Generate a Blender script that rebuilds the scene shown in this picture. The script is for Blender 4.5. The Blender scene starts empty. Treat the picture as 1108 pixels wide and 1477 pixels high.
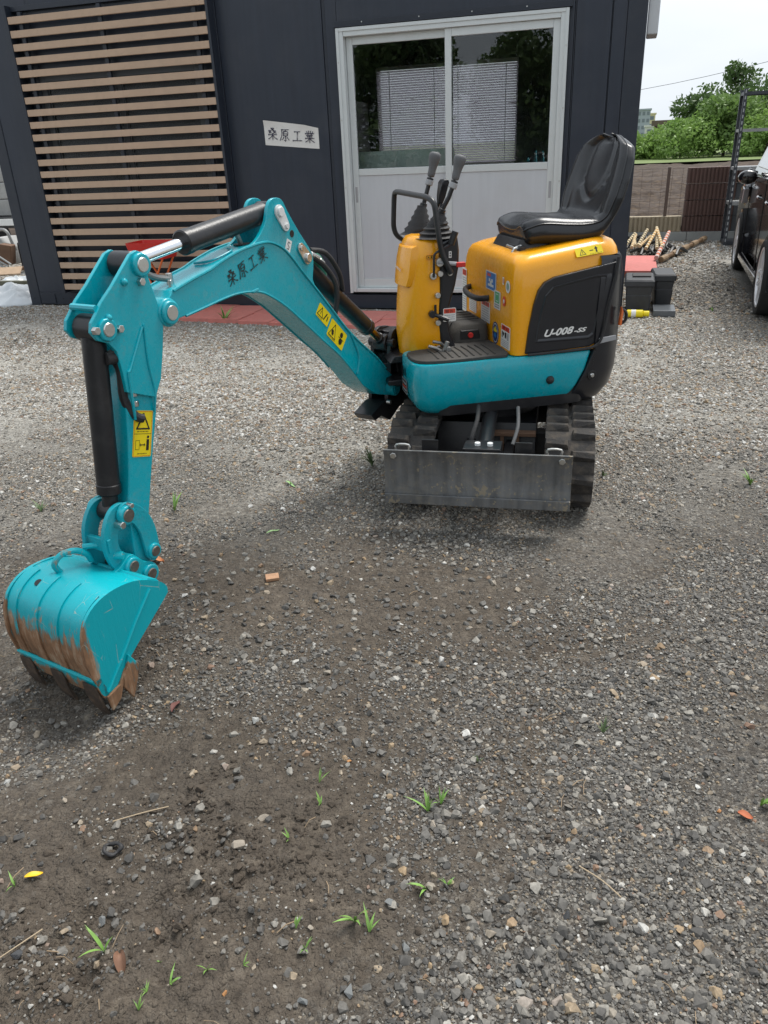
import bpy, bmesh, math, random
import numpy as np
from mathutils import Vector, Matrix
random.seed(7); RNG = np.random.default_rng(11)
SC = bpy.context.scene; COL = SC.collection
PI = math.pi
# ------------------------------------------------------------------ camera
cam_d = bpy.data.cameras.new('camera'); cam = bpy.data.objects.new('camera', cam_d); COL.objects.link(cam)
cam_d.sensor_fit = 'VERTICAL'; cam_d.sensor_height = 24.0; cam_d.lens = 1110/1477*24.0
cam_d.clip_start = 0.05; cam_d.clip_end = 3000
def cam_basis(pitch, roll, yaw):
    cp, sp = math.cos(pitch), math.sin(pitch)
    f = Vector((0, cp, -sp)); r = Vector((1, 0, 0)); u = Vector((0, sp, cp))
    r2 = r*math.cos(roll)+u*math.sin(roll); u2 = -r*math.sin(roll)+u*math.cos(roll)
    Z = Matrix.Rotation(yaw, 3, 'Z')
    return Z@r2, Z@u2, Z@f
r_, u_, f_ = cam_basis(math.radians(25.411), math.radians(-2.6705), math.radians(17.294))
M = Matrix((r_, u_, -f_)).transposed().to_4x4(); M.translation = Vector((0, 0, 1.30))
cam.matrix_world = M; SC.camera = cam
# ------------------------------------------------------------------ world, sun
SUN_EL, SUN_AZ = math.radians(62), math.radians(25)      # azimuth measured from +Y towards +X
world = bpy.data.worlds.new('World'); SC.world = world; world.use_nodes = True
wn, wl = world.node_tree.nodes, world.node_tree.links; wn.clear()
wo = wn.new('ShaderNodeOutputWorld'); bg = wn.new('ShaderNodeBackground')
sky = wn.new('ShaderNodeTexSky'); sky.sky_type = 'NISHITA'; sky.sun_disc = False
sky.sun_elevation = SUN_EL; sky.sun_rotation = SUN_AZ; sky.air_density = 1.0; sky.dust_density = 3.0
hs = wn.new('ShaderNodeHueSaturation'); hs.inputs['Saturation'].default_value = 0.25
wl.new(sky.outputs[0], hs.inputs['Color'])
tc = wn.new('ShaderNodeTexCoord'); mp = wn.new('ShaderNodeMapping'); mp.inputs['Scale'].default_value = (1, 1, 3)
cn = wn.new('ShaderNodeTexNoise'); cn.inputs['Scale'].default_value = 1.6; cn.inputs['Detail'].default_value = 5
wl.new(tc.outputs['Generated'], mp.inputs[0]); wl.new(mp.outputs[0], cn.inputs['Vector'])
cr = wn.new('ShaderNodeValToRGB'); cr.color_ramp.elements[0].position = .32; cr.color_ramp.elements[1].position = .68
cr.color_ramp.elements[0].color = (4.3, 4.85, 5.5, 1); cr.color_ramp.elements[1].color = (6.4, 6.75, 7.1, 1)
wl.new(cn.outputs['Fac'], cr.inputs[0])
mx = wn.new('ShaderNodeMix'); mx.data_type = 'RGBA'; mx.inputs['Factor'].default_value = .85
wl.new(hs.outputs[0], mx.inputs['A']); wl.new(cr.outputs[0], mx.inputs['B'])
wl.new(mx.outputs['Result'], bg.inputs[0]); bg.inputs[1].default_value = 0.10
wl.new(bg.outputs[0], wo.inputs[0])
sd = bpy.data.lights.new('sun', 'SUN'); sd.energy = 2.3; sd.angle = math.radians(25); sd.color = (1, .965, .91)
so = bpy.data.objects.new('sun', sd); COL.objects.link(so)
sdir = Vector((math.sin(SUN_AZ)*math.cos(SUN_EL), math.cos(SUN_AZ)*math.cos(SUN_EL), math.sin(SUN_EL)))
so.rotation_euler = sdir.to_track_quat('Z', 'Y').to_euler(); so.location = (0, 0, 12)
SC.view_settings.view_transform = 'Standard'; SC.view_settings.look = 'None'
SC.view_settings.exposure = 0.72; SC.view_settings.gamma = 1; SC.view_settings.use_curve_mapping = False
SC.cycles.max_bounces = 8; SC.cycles.transparent_max_bounces = 24

# ------------------------------------------------------------------ materials
MATS = {}
def mat(name, col, rough=.5, metal=0., coat=0., var=.12, vscale=9., bump=0., bscale=120., dust=0., dcol=(.28,.26,.22), dscale=14., spec=.5, streak=0., speck=0.):
    if name in MATS: return MATS[name]
    m = bpy.data.materials.new(name); m.use_nodes = True; n, l = m.node_tree.nodes, m.node_tree.links
    b = n['Principled BSDF']; b.inputs['Roughness'].default_value = rough; b.inputs['Metallic'].default_value = metal
    b.inputs['Coat Weight'].default_value = coat; b.inputs['Coat Roughness'].default_value = .08
    b.inputs['Specular IOR Level'].default_value = spec
    t = n.new('ShaderNodeTexCoord'); no = n.new('ShaderNodeTexNoise'); no.inputs['Scale'].default_value = vscale; no.inputs['Detail'].default_value = 6
    l.new(t.outputs['Object'], no.inputs['Vector'])
    r = n.new('ShaderNodeMapRange'); r.inputs['To Min'].default_value = 1-var; r.inputs['To Max'].default_value = 1+var
    l.new(no.outputs['Fac'], r.inputs['Value'])
    h = n.new('ShaderNodeHueSaturation'); h.inputs['Color'].default_value = (*col, 1); l.new(r.outputs[0], h.inputs['Value'])
    out = h.outputs[0]
    if streak > 0:                                  # run-off streaks / brushed grain along z
        sm = n.new('ShaderNodeMapping'); sm.inputs['Scale'].default_value = (34, 34, 1.6); l.new(t.outputs['Object'], sm.inputs[0])
        sn = n.new('ShaderNodeTexNoise'); sn.inputs['Scale'].default_value = 1; sn.inputs['Detail'].default_value = 5; l.new(sm.outputs[0], sn.inputs['Vector'])
        sr = n.new('ShaderNodeMapRange'); sr.inputs['From Min'].default_value = .3; sr.inputs['From Max'].default_value = .75; sr.inputs['To Min'].default_value = 1-streak; sr.inputs['To Max'].default_value = 1+streak; l.new(sn.outputs['Fac'], sr.inputs['Value'])
        s2 = n.new('ShaderNodeHueSaturation'); l.new(out, s2.inputs['Color']); l.new(sr.outputs[0], s2.inputs['Value']); out = s2.outputs[0]
    if speck > 0:                                   # splashes of dried soil
        kn = n.new('ShaderNodeTexNoise'); kn.inputs['Scale'].default_value = 75; kn.inputs['Detail'].default_value = 3; l.new(t.outputs['Object'], kn.inputs['Vector'])
        kb = n.new('ShaderNodeTexNoise'); kb.inputs['Scale'].default_value = 11; kb.inputs['Detail'].default_value = 2; l.new(t.outputs['Object'], kb.inputs['Vector'])
        ka = n.new('ShaderNodeMath'); ka.operation = 'MULTIPLY_ADD'; l.new(kb.outputs['Fac'], ka.inputs[0]); ka.inputs[1].default_value = .9; l.new(kn.outputs['Fac'], ka.inputs[2])
        kr = n.new('ShaderNodeMapRange'); kr.inputs['From Min'].default_value = 1.10; kr.inputs['From Max'].default_value = 1.17; kr.inputs['To Max'].default_value = speck; l.new(ka.outputs[0], kr.inputs['Value'])
        km = n.new('ShaderNodeMix'); km.data_type = 'RGBA'; l.new(kr.outputs[0], km.inputs['Factor']); l.new(out, km.inputs['A']); km.inputs['B'].default_value = (*dcol, 1); out = km.outputs['Result']
    if dust > 0:
        d = n.new('ShaderNodeTexNoise'); d.inputs['Scale'].default_value = dscale; d.inputs['Detail'].default_value = 9; d.inputs['Roughness'].default_value = .68
        l.new(t.outputs['Object'], d.inputs['Vector'])
        dr = n.new('ShaderNodeMapRange'); dr.inputs['From Min'].default_value = .48; dr.inputs['From Max'].default_value = .72; dr.inputs['To Max'].default_value = dust
        l.new(d.outputs['Fac'], dr.inputs['Value'])
        mm = n.new('ShaderNodeMix'); mm.data_type = 'RGBA'; l.new(dr.outputs[0], mm.inputs['Factor']); l.new(out, mm.inputs['A']); mm.inputs['B'].default_value = (*dcol, 1)
        out = mm.outputs['Result']
        ra = n.new('ShaderNodeMath'); ra.operation = 'MULTIPLY_ADD'; l.new(dr.outputs[0], ra.inputs[0]); ra.inputs[1].default_value = .5; ra.inputs[2].default_value = rough
        l.new(ra.outputs[0], b.inputs['Roughness'])
    l.new(out, b.inputs['Base Color'])
    if bump > 0:
        bn = n.new('ShaderNodeTexNoise'); bn.inputs['Scale'].default_value = bscale; bn.inputs['Detail'].default_value = 4
        l.new(t.outputs['Object'], bn.inputs['Vector'])
        bu = n.new('ShaderNodeBump'); bu.inputs['Strength'].default_value = bump; bu.inputs['Distance'].default_value = .004
        l.new(bn.outputs['Fac'], bu.inputs['Height']); l.new(bu.outputs[0], b.inputs['Normal'])
    MATS[name] = m; return m
TEAL = mat('teal_paint', (.0, .375, .455), .27, coat=.25, var=.05, bump=.05, bscale=60, dust=.2, dcol=(.14,.33,.34), dscale=34, speck=.22)
TEALR = mat('teal_cast_paint', (.0, .34, .41), .42, coat=.1, var=.1, bump=.25, bscale=160, dust=.3, dcol=(.16,.2,.18), dscale=30)
YEL = mat('yellow_paint', (.93, .395, .003), .27, coat=.3, var=.03, bump=.04, bscale=40, dust=.05, dcol=(.5,.38,.2), dscale=26)
BLKP = mat('black_panel_plastic', (.013, .014, .018), .28, coat=.2, var=.2, bump=.05, bscale=90, dust=.06, dcol=(.12,.12,.12))
BLKM = mat('black_painted_metal', (.014, .014, .016), .33, var=.25, bump=.1, bscale=130, dust=.18, dcol=(.12,.11,.1))
RUB = mat('black_rubber', (.022, .021, .022), .6, var=.3, bump=.4, bscale=150, dust=.25, dcol=(.10,.09,.08))
TRK = mat('track_rubber', (.034, .031, .029), .78, var=.3, bump=.6, bscale=140, dust=.8, dcol=(.15,.125,.10), dscale=20)
SEATM = mat('black_vinyl', (.016, .017, .020), .26, var=.1, bump=.08, bscale=420, dust=.04, dcol=(.1,.1,.1))
STEEL = mat('zinc_steel', (.62, .62, .6), .3, metal=1., var=.15, bump=.1, dust=.25, dcol=(.3,.28,.25), dscale=60)
DKST = mat('dark_pin_steel', (.20,.18,.16), .42, metal=.8, var=.3, vscale=60, bump=.3, dust=.3, dcol=(.2,.15,.1), dscale=60)
MATR = mat('dusty_floor_rubber', (.045,.042,.038), .7, var=.2, bump=.4, bscale=200, dust=.7, dcol=(.11,.10,.085), dscale=9)
CHROME = mat('chrome_rod', (.85, .86, .88), .08, metal=1., var=.03)
BRZ = mat('tan_tinted_metal', (.45, .33, .2), .2, metal=1., var=.1)  # tan reflection on the boom rod is put into the metal colour
GALV = mat('galvanised_steel', (.3, .3, .29), .45, metal=.8, var=.2)
GRIP = mat('grey_grip_rubber', (.12, .12, .125), .6, var=.1, bump=.2, bscale=300, dust=.2, dcol=(.2,.19,.18))
RED = mat('red_plastic', (.6, .02, .015), .4, var=.06, dust=.1)
ORG = mat('orange_paint', (.75, .16, .03), .45, var=.08, dust=.2)
WHT = mat('white_paint', (.75, .76, .75), .4, var=.05, dust=.15)
STW = mat('sticker_white', (.78, .77, .74), .45, var=.04)
STY = mat('sticker_yellow', (.85, .66, .01), .4, var=.03)
STK = mat('sticker_black', (.012, .012, .012), .45, var=.03)
STR = mat('sticker_red', (.72, .07, .03), .45, var=.05)
STB = mat('sticker_blue', (.02, .2, .55), .4, var=.05)
STG = mat('sticker_green', (.05, .4, .15), .45, var=.05)
STN = mat('sticker_navy', (.02, .04, .16), .45, var=.05)
STGR = mat('sticker_grey', (.35, .35, .36), .5, var=.05)
INK = mat('brush_ink', (.02, .02, .05), .5, var=.03)

# ------------------------------------------------------------------ geometry helpers
class Geo:
    def __init__(s): s.v = []; s.f = []
    def add(s, v, f):
        o = len(s.v); s.v += [tuple(p) for p in v]; s.f += [tuple(i+o for i in q) for q in f]; return s
    def box(s, c, d, R=None):
        x, y, z = d[0]/2, d[1]/2, d[2]/2
        v = [Vector((a*x, b*y, e*z)) for e in (-1, 1) for a, b in ((-1,-1),(1,-1),(1,1),(-1,1))]
        if R is not None: v = [R@p for p in v]
        v = [p+Vector(c) for p in v]
        return s.add(v, [(3,2,1,0),(4,5,6,7),(0,1,5,4),(1,2,6,5),(2,3,7,6),(3,0,4,7)])
    def bb(s, x0, x1, y0, y1, z0, z1): return s.box(((x0+x1)/2,(y0+y1)/2,(z0+z1)/2),(abs(x1-x0),abs(y1-y0),abs(z1-z0)))
    def loft(s, rings, cap=True, closed=True):
        n = len(rings[0]); v = [p for r in rings for p in r]; f = []
        for i in range(len(rings)-1):
            for j in range(n if closed else n-1):
                k = (j+1) % n; f.append((i*n+j, i*n+k, (i+1)*n+k, (i+1)*n+j))
        if cap and closed: f += [tuple(range(n-1,-1,-1)), tuple((len(rings)-1)*n+i for i in range(n))]
        return s.add(v, f)
    def cyl(s, p0, p1, r, n=20, ch=None, r1=None):
        p0, p1 = Vector(p0), Vector(p1); d = (p1-p0); L = d.length; d.normalize()
        a = d.orthogonal().normalized(); b = d.cross(a); r1 = r if r1 is None else r1
        if ch is None: ch = min(r*.12, L*.2, .004)
        R = []
        for t, rr in ((0, r-ch), (ch, r), (L-ch, r1), (L, r1-ch)):
            R.append([p0+d*t+(a*math.cos(q)+b*math.sin(q))*rr for q in [2*PI*i/n for i in range(n)]])
        return s.loft(R)
    def tube(s, pts, r, n=10, rads=None, smooth=0):
        P = [Vector(p) for p in pts]
        if smooth: P = catmull(P, smooth)
        up = None; R = []
        for i, p in enumerate(P):
            t = (P[min(i+1, len(P)-1)]-P[max(i-1, 0)]).normalized()
            if up is None: up = t.orthogonal().normalized()
            up = (up-t*up.dot(t)).normalized(); b = t.cross(up)
            rr = r if rads is None else rads[min(int(i/len(P)*len(rads)), len(rads)-1)]
            R.append([p+(up*math.cos(q)+b*math.sin(q))*rr for q in [2*PI*k/n for k in range(n)]])
        return s.loft(R)
    def prism(s, pts, o0, o1, fn):
        n = len(pts); a = [fn(p[0], o0, p[1]) for p in pts]; b = [fn(p[0], o1, p[1]) for p in pts]
        return s.add(a+b, [tuple(range(n-1,-1,-1)), tuple(range(n, 2*n))]+[(i, (i+1) % n, n+(i+1) % n, n+i) for i in range(n)])
    def sphere(s, c, r, n=16, sc=(1,1,1)):
        R = []
        for i in range(1, n//2):
            t = PI*i/(n//2); R.append([Vector((c[0]+r*sc[0]*math.sin(t)*math.cos(q), c[1]+r*sc[1]*math.sin(t)*math.sin(q), c[2]+r*sc[2]*math.cos(t))) for q in [2*PI*k/n for k in range(n)]])
        return s.loft(R)
def catmull(P, k=6, closed=False):
    P = [Vector(p) for p in P]; out = []; n = len(P)
    for i in range(n if closed else n-1):
        if closed: p0, p1, p2, p3 = P[i-1], P[i], P[(i+1) % n], P[(i+2) % n]
        else: p0, p1, p2, p3 = P[max(i-1,0)], P[i], P[i+1], P[min(i+2,n-1)]
        for j in range(k):
            t = j/k; out.append(.5*((2*p1)+(p2-p0)*t+(2*p0-5*p1+4*p2-p3)*t*t+(3*p1-p0-3*p2+p3)*t*t*t))
    if not closed: out.append(P[-1])
    return out
def sm2(pts, k=4, closed=False): return [(p.x, p.y) for p in catmull([Vector((a, b, 0)) for a, b in pts], k, closed)]
def obj(name, g, m, parent=None, bevel=0., ang=35., seg=2, sub=0, flat=False, label=None, kind=None):
    me = bpy.data.meshes.new(name); me.from_pydata([tuple(p) for p in g.v], [], g.f)
    bm = bmesh.new(); bm.from_mesh(me); bmesh.ops.recalc_face_normals(bm, faces=bm.faces); bm.to_mesh(me); bm.free()
    if m is not None: me.materials.append(m)
    o = bpy.data.objects.new(name, me); COL.objects.link(o)
    if not flat:
        me.polygons.foreach_set('use_smooth', [True]*len(me.polygons)); me.set_sharp_from_angle(angle=math.radians(ang))
    if bevel > 0:
        b = o.modifiers.new('bevel', 'BEVEL'); b.width = bevel; b.segments = seg; b.limit_method = 'ANGLE'; b.angle_limit = math.radians(30); b.harden_normals = True
    if sub: s_ = o.modifiers.new('sub', 'SUBSURF'); s_.levels = sub; s_.render_levels = sub
    if parent is not None: setpar(o, parent)
    if label: o['label'] = label
    if kind: o['kind'] = kind
    return o
def parts(name, g, m, parent=None, **k):
    # one object for every loose piece
    n = len(g.v); pa = list(range(n))
    def find(i):
        while pa[i] != i: pa[i] = pa[pa[i]]; i = pa[i]
        return i
    for f in g.f:
        a = find(f[0])
        for q in f[1:]:
            b = find(q)
            if a != b: pa[b] = a
    grp = {}
    for f in g.f: grp.setdefault(find(f[0]), []).append(f)
    out = []
    for fs in grp.values():
        ids = sorted({i for f in fs for i in f}); mp = {j: k_ for k_, j in enumerate(ids)}; q = Geo(); q.v = [g.v[j] for j in ids]; q.f = [tuple(mp[i] for i in f) for f in fs]
        out.append(obj(name, q, m, parent, **k))
    return out
ORIG = {}
def setpar(o, p):
    o.parent = p; o.matrix_parent_inverse = Matrix.Translation(-Vector(ORIG.get(p.name, (0,0,0))))
def thing(name, loc, label, cat, group=None):
    o = bpy.data.objects.new(name, None); COL.objects.link(o); o.location = loc; o.empty_display_size = .1
    ORIG[o.name] = tuple(loc); o['label'] = label; o['category'] = cat
    if group: o['group'] = group
    return o
def tag(o, label, cat, group=None, kind=None):
    if label: o['label'] = label
    if cat: o['category'] = cat
    if group: o['group'] = group
    if kind: o['kind'] = kind
    return o
def copy_to(o, loc, rotz=None, parent=None):
    c = o.copy(); COL.objects.link(c); c.location = loc
    if rotz is not None: c.rotation_euler[2] = rotz
    if parent is not None: c.parent = parent
    return c

# frames of the machine: boom plane, slewing body, undercarriage
def frame(P, F):
    F = Vector((F[0], F[1], 0)).normalized(); S = Vector((-F.y, F.x, 0)); P = Vector(P)
    return lambda s, o, z: P+F*s+S*o+Vector((0, 0, z))
FB = frame((-.944, 3.023, 0), (-.422, -1.662))
FU = frame((-.49, 3.23, 0), (math.cos(math.radians(207.5)), math.sin(math.radians(207.5))))
FW = frame((-.49, 3.23, 0), (.075, -.997))
def rrect(a0, a1, b0, b1, r, n=5, z=0, fn=None):
    out = []
    rs = r if isinstance(r, (list, tuple)) else [r]*4     # corners (a1,b1),(a0,b1),(a0,b0),(a1,b0)
    for (ca, cb, q0, rr) in ((a1, b1, 0, rs[0]), (a0, b1, PI/2, rs[1]), (a0, b0, PI, rs[2]), (a1, b0, 1.5*PI, rs[3])):
        sa = -1 if ca == a1 else 1; sb = -1 if cb == b1 else 1
        for i in range(n+1):
            q = q0+PI/2*i/n; out.append((ca+sa*rr+rr*math.cos(q), cb+sb*rr+rr*math.sin(q)))
    zz = z if callable(z) else (lambda a, b: z)
    return [fn(a, b, zz(a, b)) for a, b in out] if fn else out

# brush-written characters (strokes on a 100 x 100 square)
KANJI = [
 [[(34,95),(64,97),(44,80)],[(40,91),(64,80)],[(12,75),(38,77),(16,56)],[(20,72),(42,58)],[(54,75),(80,78),(56,56)],[(60,72),(86,58)],[(8,44),(92,49)],[(50,58),(50,2)],[(48,44),(32,24),(8,10)],[(52,44),(68,26),(94,12)]],
 [[(18,91),(90,95)],[(23,90),(21,50),(4,4)],[(58,91),(50,78)],[(37,76),(35,42)],[(37,76),(76,78),(72,44)],[(37,61),(72,61)],[(36,45),(72,46)],[(55,44),(56,4),(44,12)],[(40,34),(24,10)],[(70,34),(90,12)]],
 [[(22,82),(80,87)],[(52,83),(48,16)],[(6,12),(94,18)]],
 [[(41,99),(40,78)],[(59,99),(58,78)],[(20,93),(30,80)],[(82,95),(70,80)],[(8,74),(92,80)],[(32,73),(39,65)],[(68,74),(60,65)],[(20,61),(80,65)],[(26,51),(74,54)],[(8,38),(94,43)],[(50,63),(50,2)],[(46,38),(32,22),(8,8)],[(54,38),(70,24),(94,10)]]]
def kanji_geo(g, org, ux, uy, size, gap=1.12, wid=8.5, lift=None):
    rnd = random.Random(3); org, ux, uy = Vector(org), Vector(ux), Vector(uy)
    nrm = ux.cross(uy) if lift is None else Vector(lift)
    k = 0
    for ci, ch in enumerate(KANJI):
        for st in ch:
            P = [p for p in catmull([Vector((a, b, 0)) for a, b in st], 5)]; n = len(P); L = []; Rr = []
            k += 1
            for i, p in enumerate(P):
                t = (P[min(i+1,n-1)]-P[max(i-1,0)]); t.normalize(); nn = Vector((-t.y, t.x, 0)); u = i/(n-1)
                w = wid*(.62-.28*math.sin(PI*u)+(.1 if u < .2 else 0))*(.9+.25*rnd.random()); w *= (.35 if (i == n-1) else 1)
                L.append(p+nn*w*.6); Rr.append(p-nn*w*.6)
            v = []
            for q in L+Rr: v.append(org+ux*((q.x/100+ci*gap)*size)+uy*(q.y/100*size)+nrm*(.00005*k))
            g.add(v, [(i, i+1, n+i+1, n+i) for i in range(n-1)])
    return g
def text_geo(g, body, org, ux, uy, size, fit=None, shear=0., bold=0.):
    c = bpy.data.curves.new('t', 'FONT'); c.body = body; c.size = 1; c.resolution_u = 3; c.shear = shear; c.offset = bold
    o = bpy.data.objects.new('t', c); COL.objects.link(o); bpy.context.view_layer.update()
    me = bpy.data.meshes.new_from_object(o.evaluated_get(bpy.context.evaluated_depsgraph_get()))
    xs = [v.co.x for v in me.vertices]; w = max(xs)-min(xs) if xs else 1; sx = size if fit is None else fit/w
    org, ux, uy = Vector(org), Vector(ux), Vector(uy)
    g.add([org+ux*((v.co.x-min(xs))*sx)+uy*(v.co.y*size) for v in me.vertices], [tuple(p.vertices) for p in me.polygons])
    bpy.data.objects.remove(o); bpy.data.curves.remove(c); bpy.data.meshes.remove(me); return g
class Decal:
    """flat print on a surface: origin at lower-left corner, ux / uy unit vectors, nrm outwards; pieces are the layers of one sticker"""
    def __init__(s, parent, org, ux, uy, w, h, m, name='sticker', r=.1, label=None):
        s.o, s.x, s.y = Vector(org), Vector(ux).normalized(), Vector(uy).normalized(); s.n = s.x.cross(s.y).normalized(); s.w, s.h = w, h; s.k = 1
        g = Geo(); rr = min(w, h)*r; q = rrect(0, w, 0, h, rr, 4)
        g.prism(q, 0, .0007, lambda a, o, b: s.o+s.x*a+s.y*b+s.n*o); s.root = obj(name, g, m, parent, ang=20, label=label); s.g = {}
    def P(s, u, v): return s.o+s.x*(u*s.w)+s.y*(v*s.h)+s.n*(.0009+.0002*s.k)
    def G(s, m): return s.g.setdefault(m.name, (Geo(), m))[0]
    def poly(s, pts, m): s.k += .04; s.G(m).add([s.P(*p) for p in pts], [tuple(range(len(pts)))]); return s
    def rect(s, u0, v0, u1, v1, m): return s.poly([(u0,v0),(u1,v0),(u1,v1),(u0,v1)], m)
    def line(s, pts, wd, m):
        for (a, b) in zip(pts[:-1], pts[1:]):
            A = Vector((a[0]*s.w, a[1]*s.h)); B = Vector((b[0]*s.w, b[1]*s.h)); d = (B-A).normalized(); nn = Vector((-d.y, d.x))*wd/2; d = d*wd/2
            s.poly([((q.x)/s.w, q.y/s.h) for q in (A-nn-d, B-nn+d, B+nn+d, A+nn-d)], m)
        return s
    def tri(s, cu, cv, hw, hh, wd, m): return s.line([(cu-hw,cv-hh),(cu+hw,cv-hh),(cu,cv+hh),(cu-hw,cv-hh)], wd, m)
    def lines(s, u0, v0, u1, v1, n, m):
        rd = random.Random(int(u0*100+v0*10+n))
        for i in range(n):
            v = v1-(v1-v0)*(i+.3)/n; h = (v1-v0)/n*.38; u = u0
            while u < u1:
                l_ = rd.uniform(.03, .1)*1.2; s.rect(u, v-h, min(u+l_, u1), v, m); u += l_+.025
        return s
    def disc(s, cu, cv, r, m, n=20, sy=1.):
        return s.poly([(cu+r*math.cos(2*PI*i/n)/s.w, cv+sy*r*math.sin(2*PI*i/n)/s.h) for i in range(n)], m)
    def text(s, body, u, v, size, m, fit=None):
        text_geo(s.G(m), body, s.P(u, v), s.x, s.y, size, fit); return s
    def up(s): s.k += 1; return s
    def done(s):
        for k, (g, m) in s.g.items():
            if g.v: obj('print', g, m, s.root, flat=True)
        return s.root

# ================================================================== MINI EXCAVATOR
def build_excavator():
    T = thing('mini_excavator', (-.49, 3.23, 0), 'small turquoise and yellow crawler mini excavator with its boom folded out to the left', 'excavator')
    # ---------------- undercarriage
    def oval(inset=0., n=14, L0=-.60, L1=.60, zb=.004, zt=.335):
        r0 = (zt-zb)/2; out = []
        rf = r0*.93
        for i in range(n+1):
            q = -PI/2+PI*i/n; out.append((L1-r0+(r0-inset)*math.cos(q), (zb+zt)/2+(r0-inset)*math.sin(q)))
        for i in range(n+1):
            q = PI/2+PI*i/n; out.append((L0+r0+(r0-inset)*math.cos(q), (zb+zt)/2+(r0-inset)*math.sin(q)))
        return out
    lug_me = {}
    for side in (1, -1):
        o0, o1 = (.238, .418) if side > 0 else (-.352, -.176)
        g = Geo(); O = oval(.022); I = oval(.045); n = len(O)
        rings = [[FW(p[0], o0, p[1]) for p in O], [FW(p[0], o1, p[1]) for p in O], [FW(p[0], o1, p[1]) for p in I], [FW(p[0], o0, p[1]) for p in I]]
        rings.append(rings[0]); g.loft(rings, cap=False)
        tr = obj('track', g, TRK, T, ang=40)
        # lugs along the belt path
        path = oval(.022, 24); P2 = []; 
        for i in range(len(path)):
            a, b = Vector(path[i]), Vector(path[(i+1) % len(path)]); m = max(1, int((b-a).length/.004))
            for j in range(m): P2.append(a.lerp(b, j/m))
        acc = [0]; 
        for i in range(len(P2)): acc.append(acc[-1]+(P2[(i+1) % len(P2)]-P2[i]).length)
        N = 30; tot = acc[-1]; base = None; k = 0
        for row in (0, 1):
            for j in range(N):
                d = tot*((j+.5*row)/N % 1); i = min(range(0, len(P2)), key=lambda q: abs(acc[q]-d))
                a = P2[i]; t = (P2[(i+2) % len(P2)]-P2[i-2]).normalized(); nn = Vector((t.y, -t.x))
                c = (o0+o1)/2+(.0475 if row else -.0475)*1
                if base is None:
                    gg = Geo(); w, l, h = .043, .021, .0215
                    # block: x along belt, y across, z outwards, with a tapered tooth and a heel
                    gg.loft([[(-l,-w,-.003),(l,-w,-.003),(l*.9,w,-.003),(-l*1.0,w,-.003)],[(-l*.82,-w*.96,h*.8),(l*.45,-w*.96,h*.8),(l*.7,w*.9,h*.8),(-l*.45,w*.9,h*.8)],[(-l*.7,-w*.9,h),(l*.3,-w*.9,h),(l*.55,w*.84,h),(-l*.3,w*.84,h)]])
                    base = obj('lug', gg, TRK, None, flat=True); lo = base
                else: lo = base.copy(); COL.objects.link(lo)
                X = FW(t.x, 0, t.y)-FW(0, 0, 0); Z = FW(nn.x, 0, nn.y)-FW(0, 0, 0); Y = Z.cross(X)
                Mx = Matrix((X, Y*(1 if row else -1)*1.0, Z)).transposed().to_4x4()
                if row == 0: Mx = Matrix((X, Y, Z)).transposed().to_4x4() @ Matrix.Rotation(PI, 4, 'Z')
                Mx.translation = FW(a.x, c, a.y)
                lo.parent = tr; lo.matrix_parent_inverse = Matrix(); lo.matrix_basis = Mx; lo['_w'] = 1; del lo['_w']
        # idler, sprocket, rollers, side frame
        g = Geo(); zc = .17
        oo = (o0+o1)/2
        for s_, rr in ((.43, .118), (-.43, .118), (.2, .05), (0, .05), (-.2, .05)):
            z_ = zc if rr > .1 else .09
            g = Geo(); g.cyl(FW(s_, oo-.045, z_), FW(s_, oo+.045, z_), rr, 24, ch=.008); ro = obj('roller', g, BLKM, tr)
            g = Geo(); g.cyl(FW(s_, oo-.06, z_), FW(s_, oo+.06, z_), rr*.45, 14); obj('roller_hub', g, BLKM, T)
        pass
        g = Geo(); g.prism([(-.38,.13),(.38,.13),(.40,.2),(.3,.235),(-.3,.235),(-.4,.2)], oo-.04, oo+.04, FW)
        obj('track_frame', g, BLKM, T, bevel=.006)
    g = Geo(); g.prism([(-.3,.15),(.3,.15),(.26,.27),(-.26,.27)], -.2, .2, FW); g.cyl(FW(0,0,.26), FW(0,0,.345), .2, 32)
    for s_ in (.2, -.2): g.prism([(s_-.04,.13),(s_+.04,.13),(s_+.03,.22),(s_-.03,.22)], -.25, .25, FW)
    obj('undercarriage_frame', g, BLKM, T, bevel=.005)
    g = Geo(); g.bb(0,0,0,0,0,0) if False else None
    for o_ in (-.09, -.03): g.prism([(.3,.17),(.325,.17),(.325,.24),(.3,.24)], o_+.15, o_+.165, FW)
    g.prism([(.29,.235),(.33,.235),(.33,.25),(.29,.25)], .02, .2, FW)
    parts('rusty_crossmember', g, mat('rusty_steel', (.16,.09,.055), .8, var=.4, bump=.4), T, bevel=.002)
    # ---------------- dozer blade
    bl = [FW(0,0,0)]
    FBl = frame(FW(.700, 0, 0)+Vector((.0, 0, 0)), (.075, -.997))
    prof = [(.0,.098),(-.006,.14),(-.013,.20),(-.011,.26),(.0,.305)]; pr = sm2(prof, 4)
    BLD = mat('worn_blade_steel', (.17,.175,.18), .42, metal=.5, var=.45, vscale=9, bump=.25, bscale=90, dust=.35, dcol=(.33,.28,.2), dscale=24, streak=.3, speck=.8)
    bn, bk = BLD.node_tree.nodes, BLD.node_tree.links
    g = Geo(); g.prism([(a+.004, z) for a, z in pr]+[(a-.006, z) for a, z in reversed(pr)], -.336, .336, FBl)
    BL = obj('dozer_blade', g, BLD, T, bevel=.001)
    g = Geo(); g.prism([(.003,.098),(.013,.098),(.011,.135),(.001,.135)], -.336, .336, FBl); obj('cutting_edge', g, BLD, BL, bevel=.002)
    g = Geo()
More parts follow.
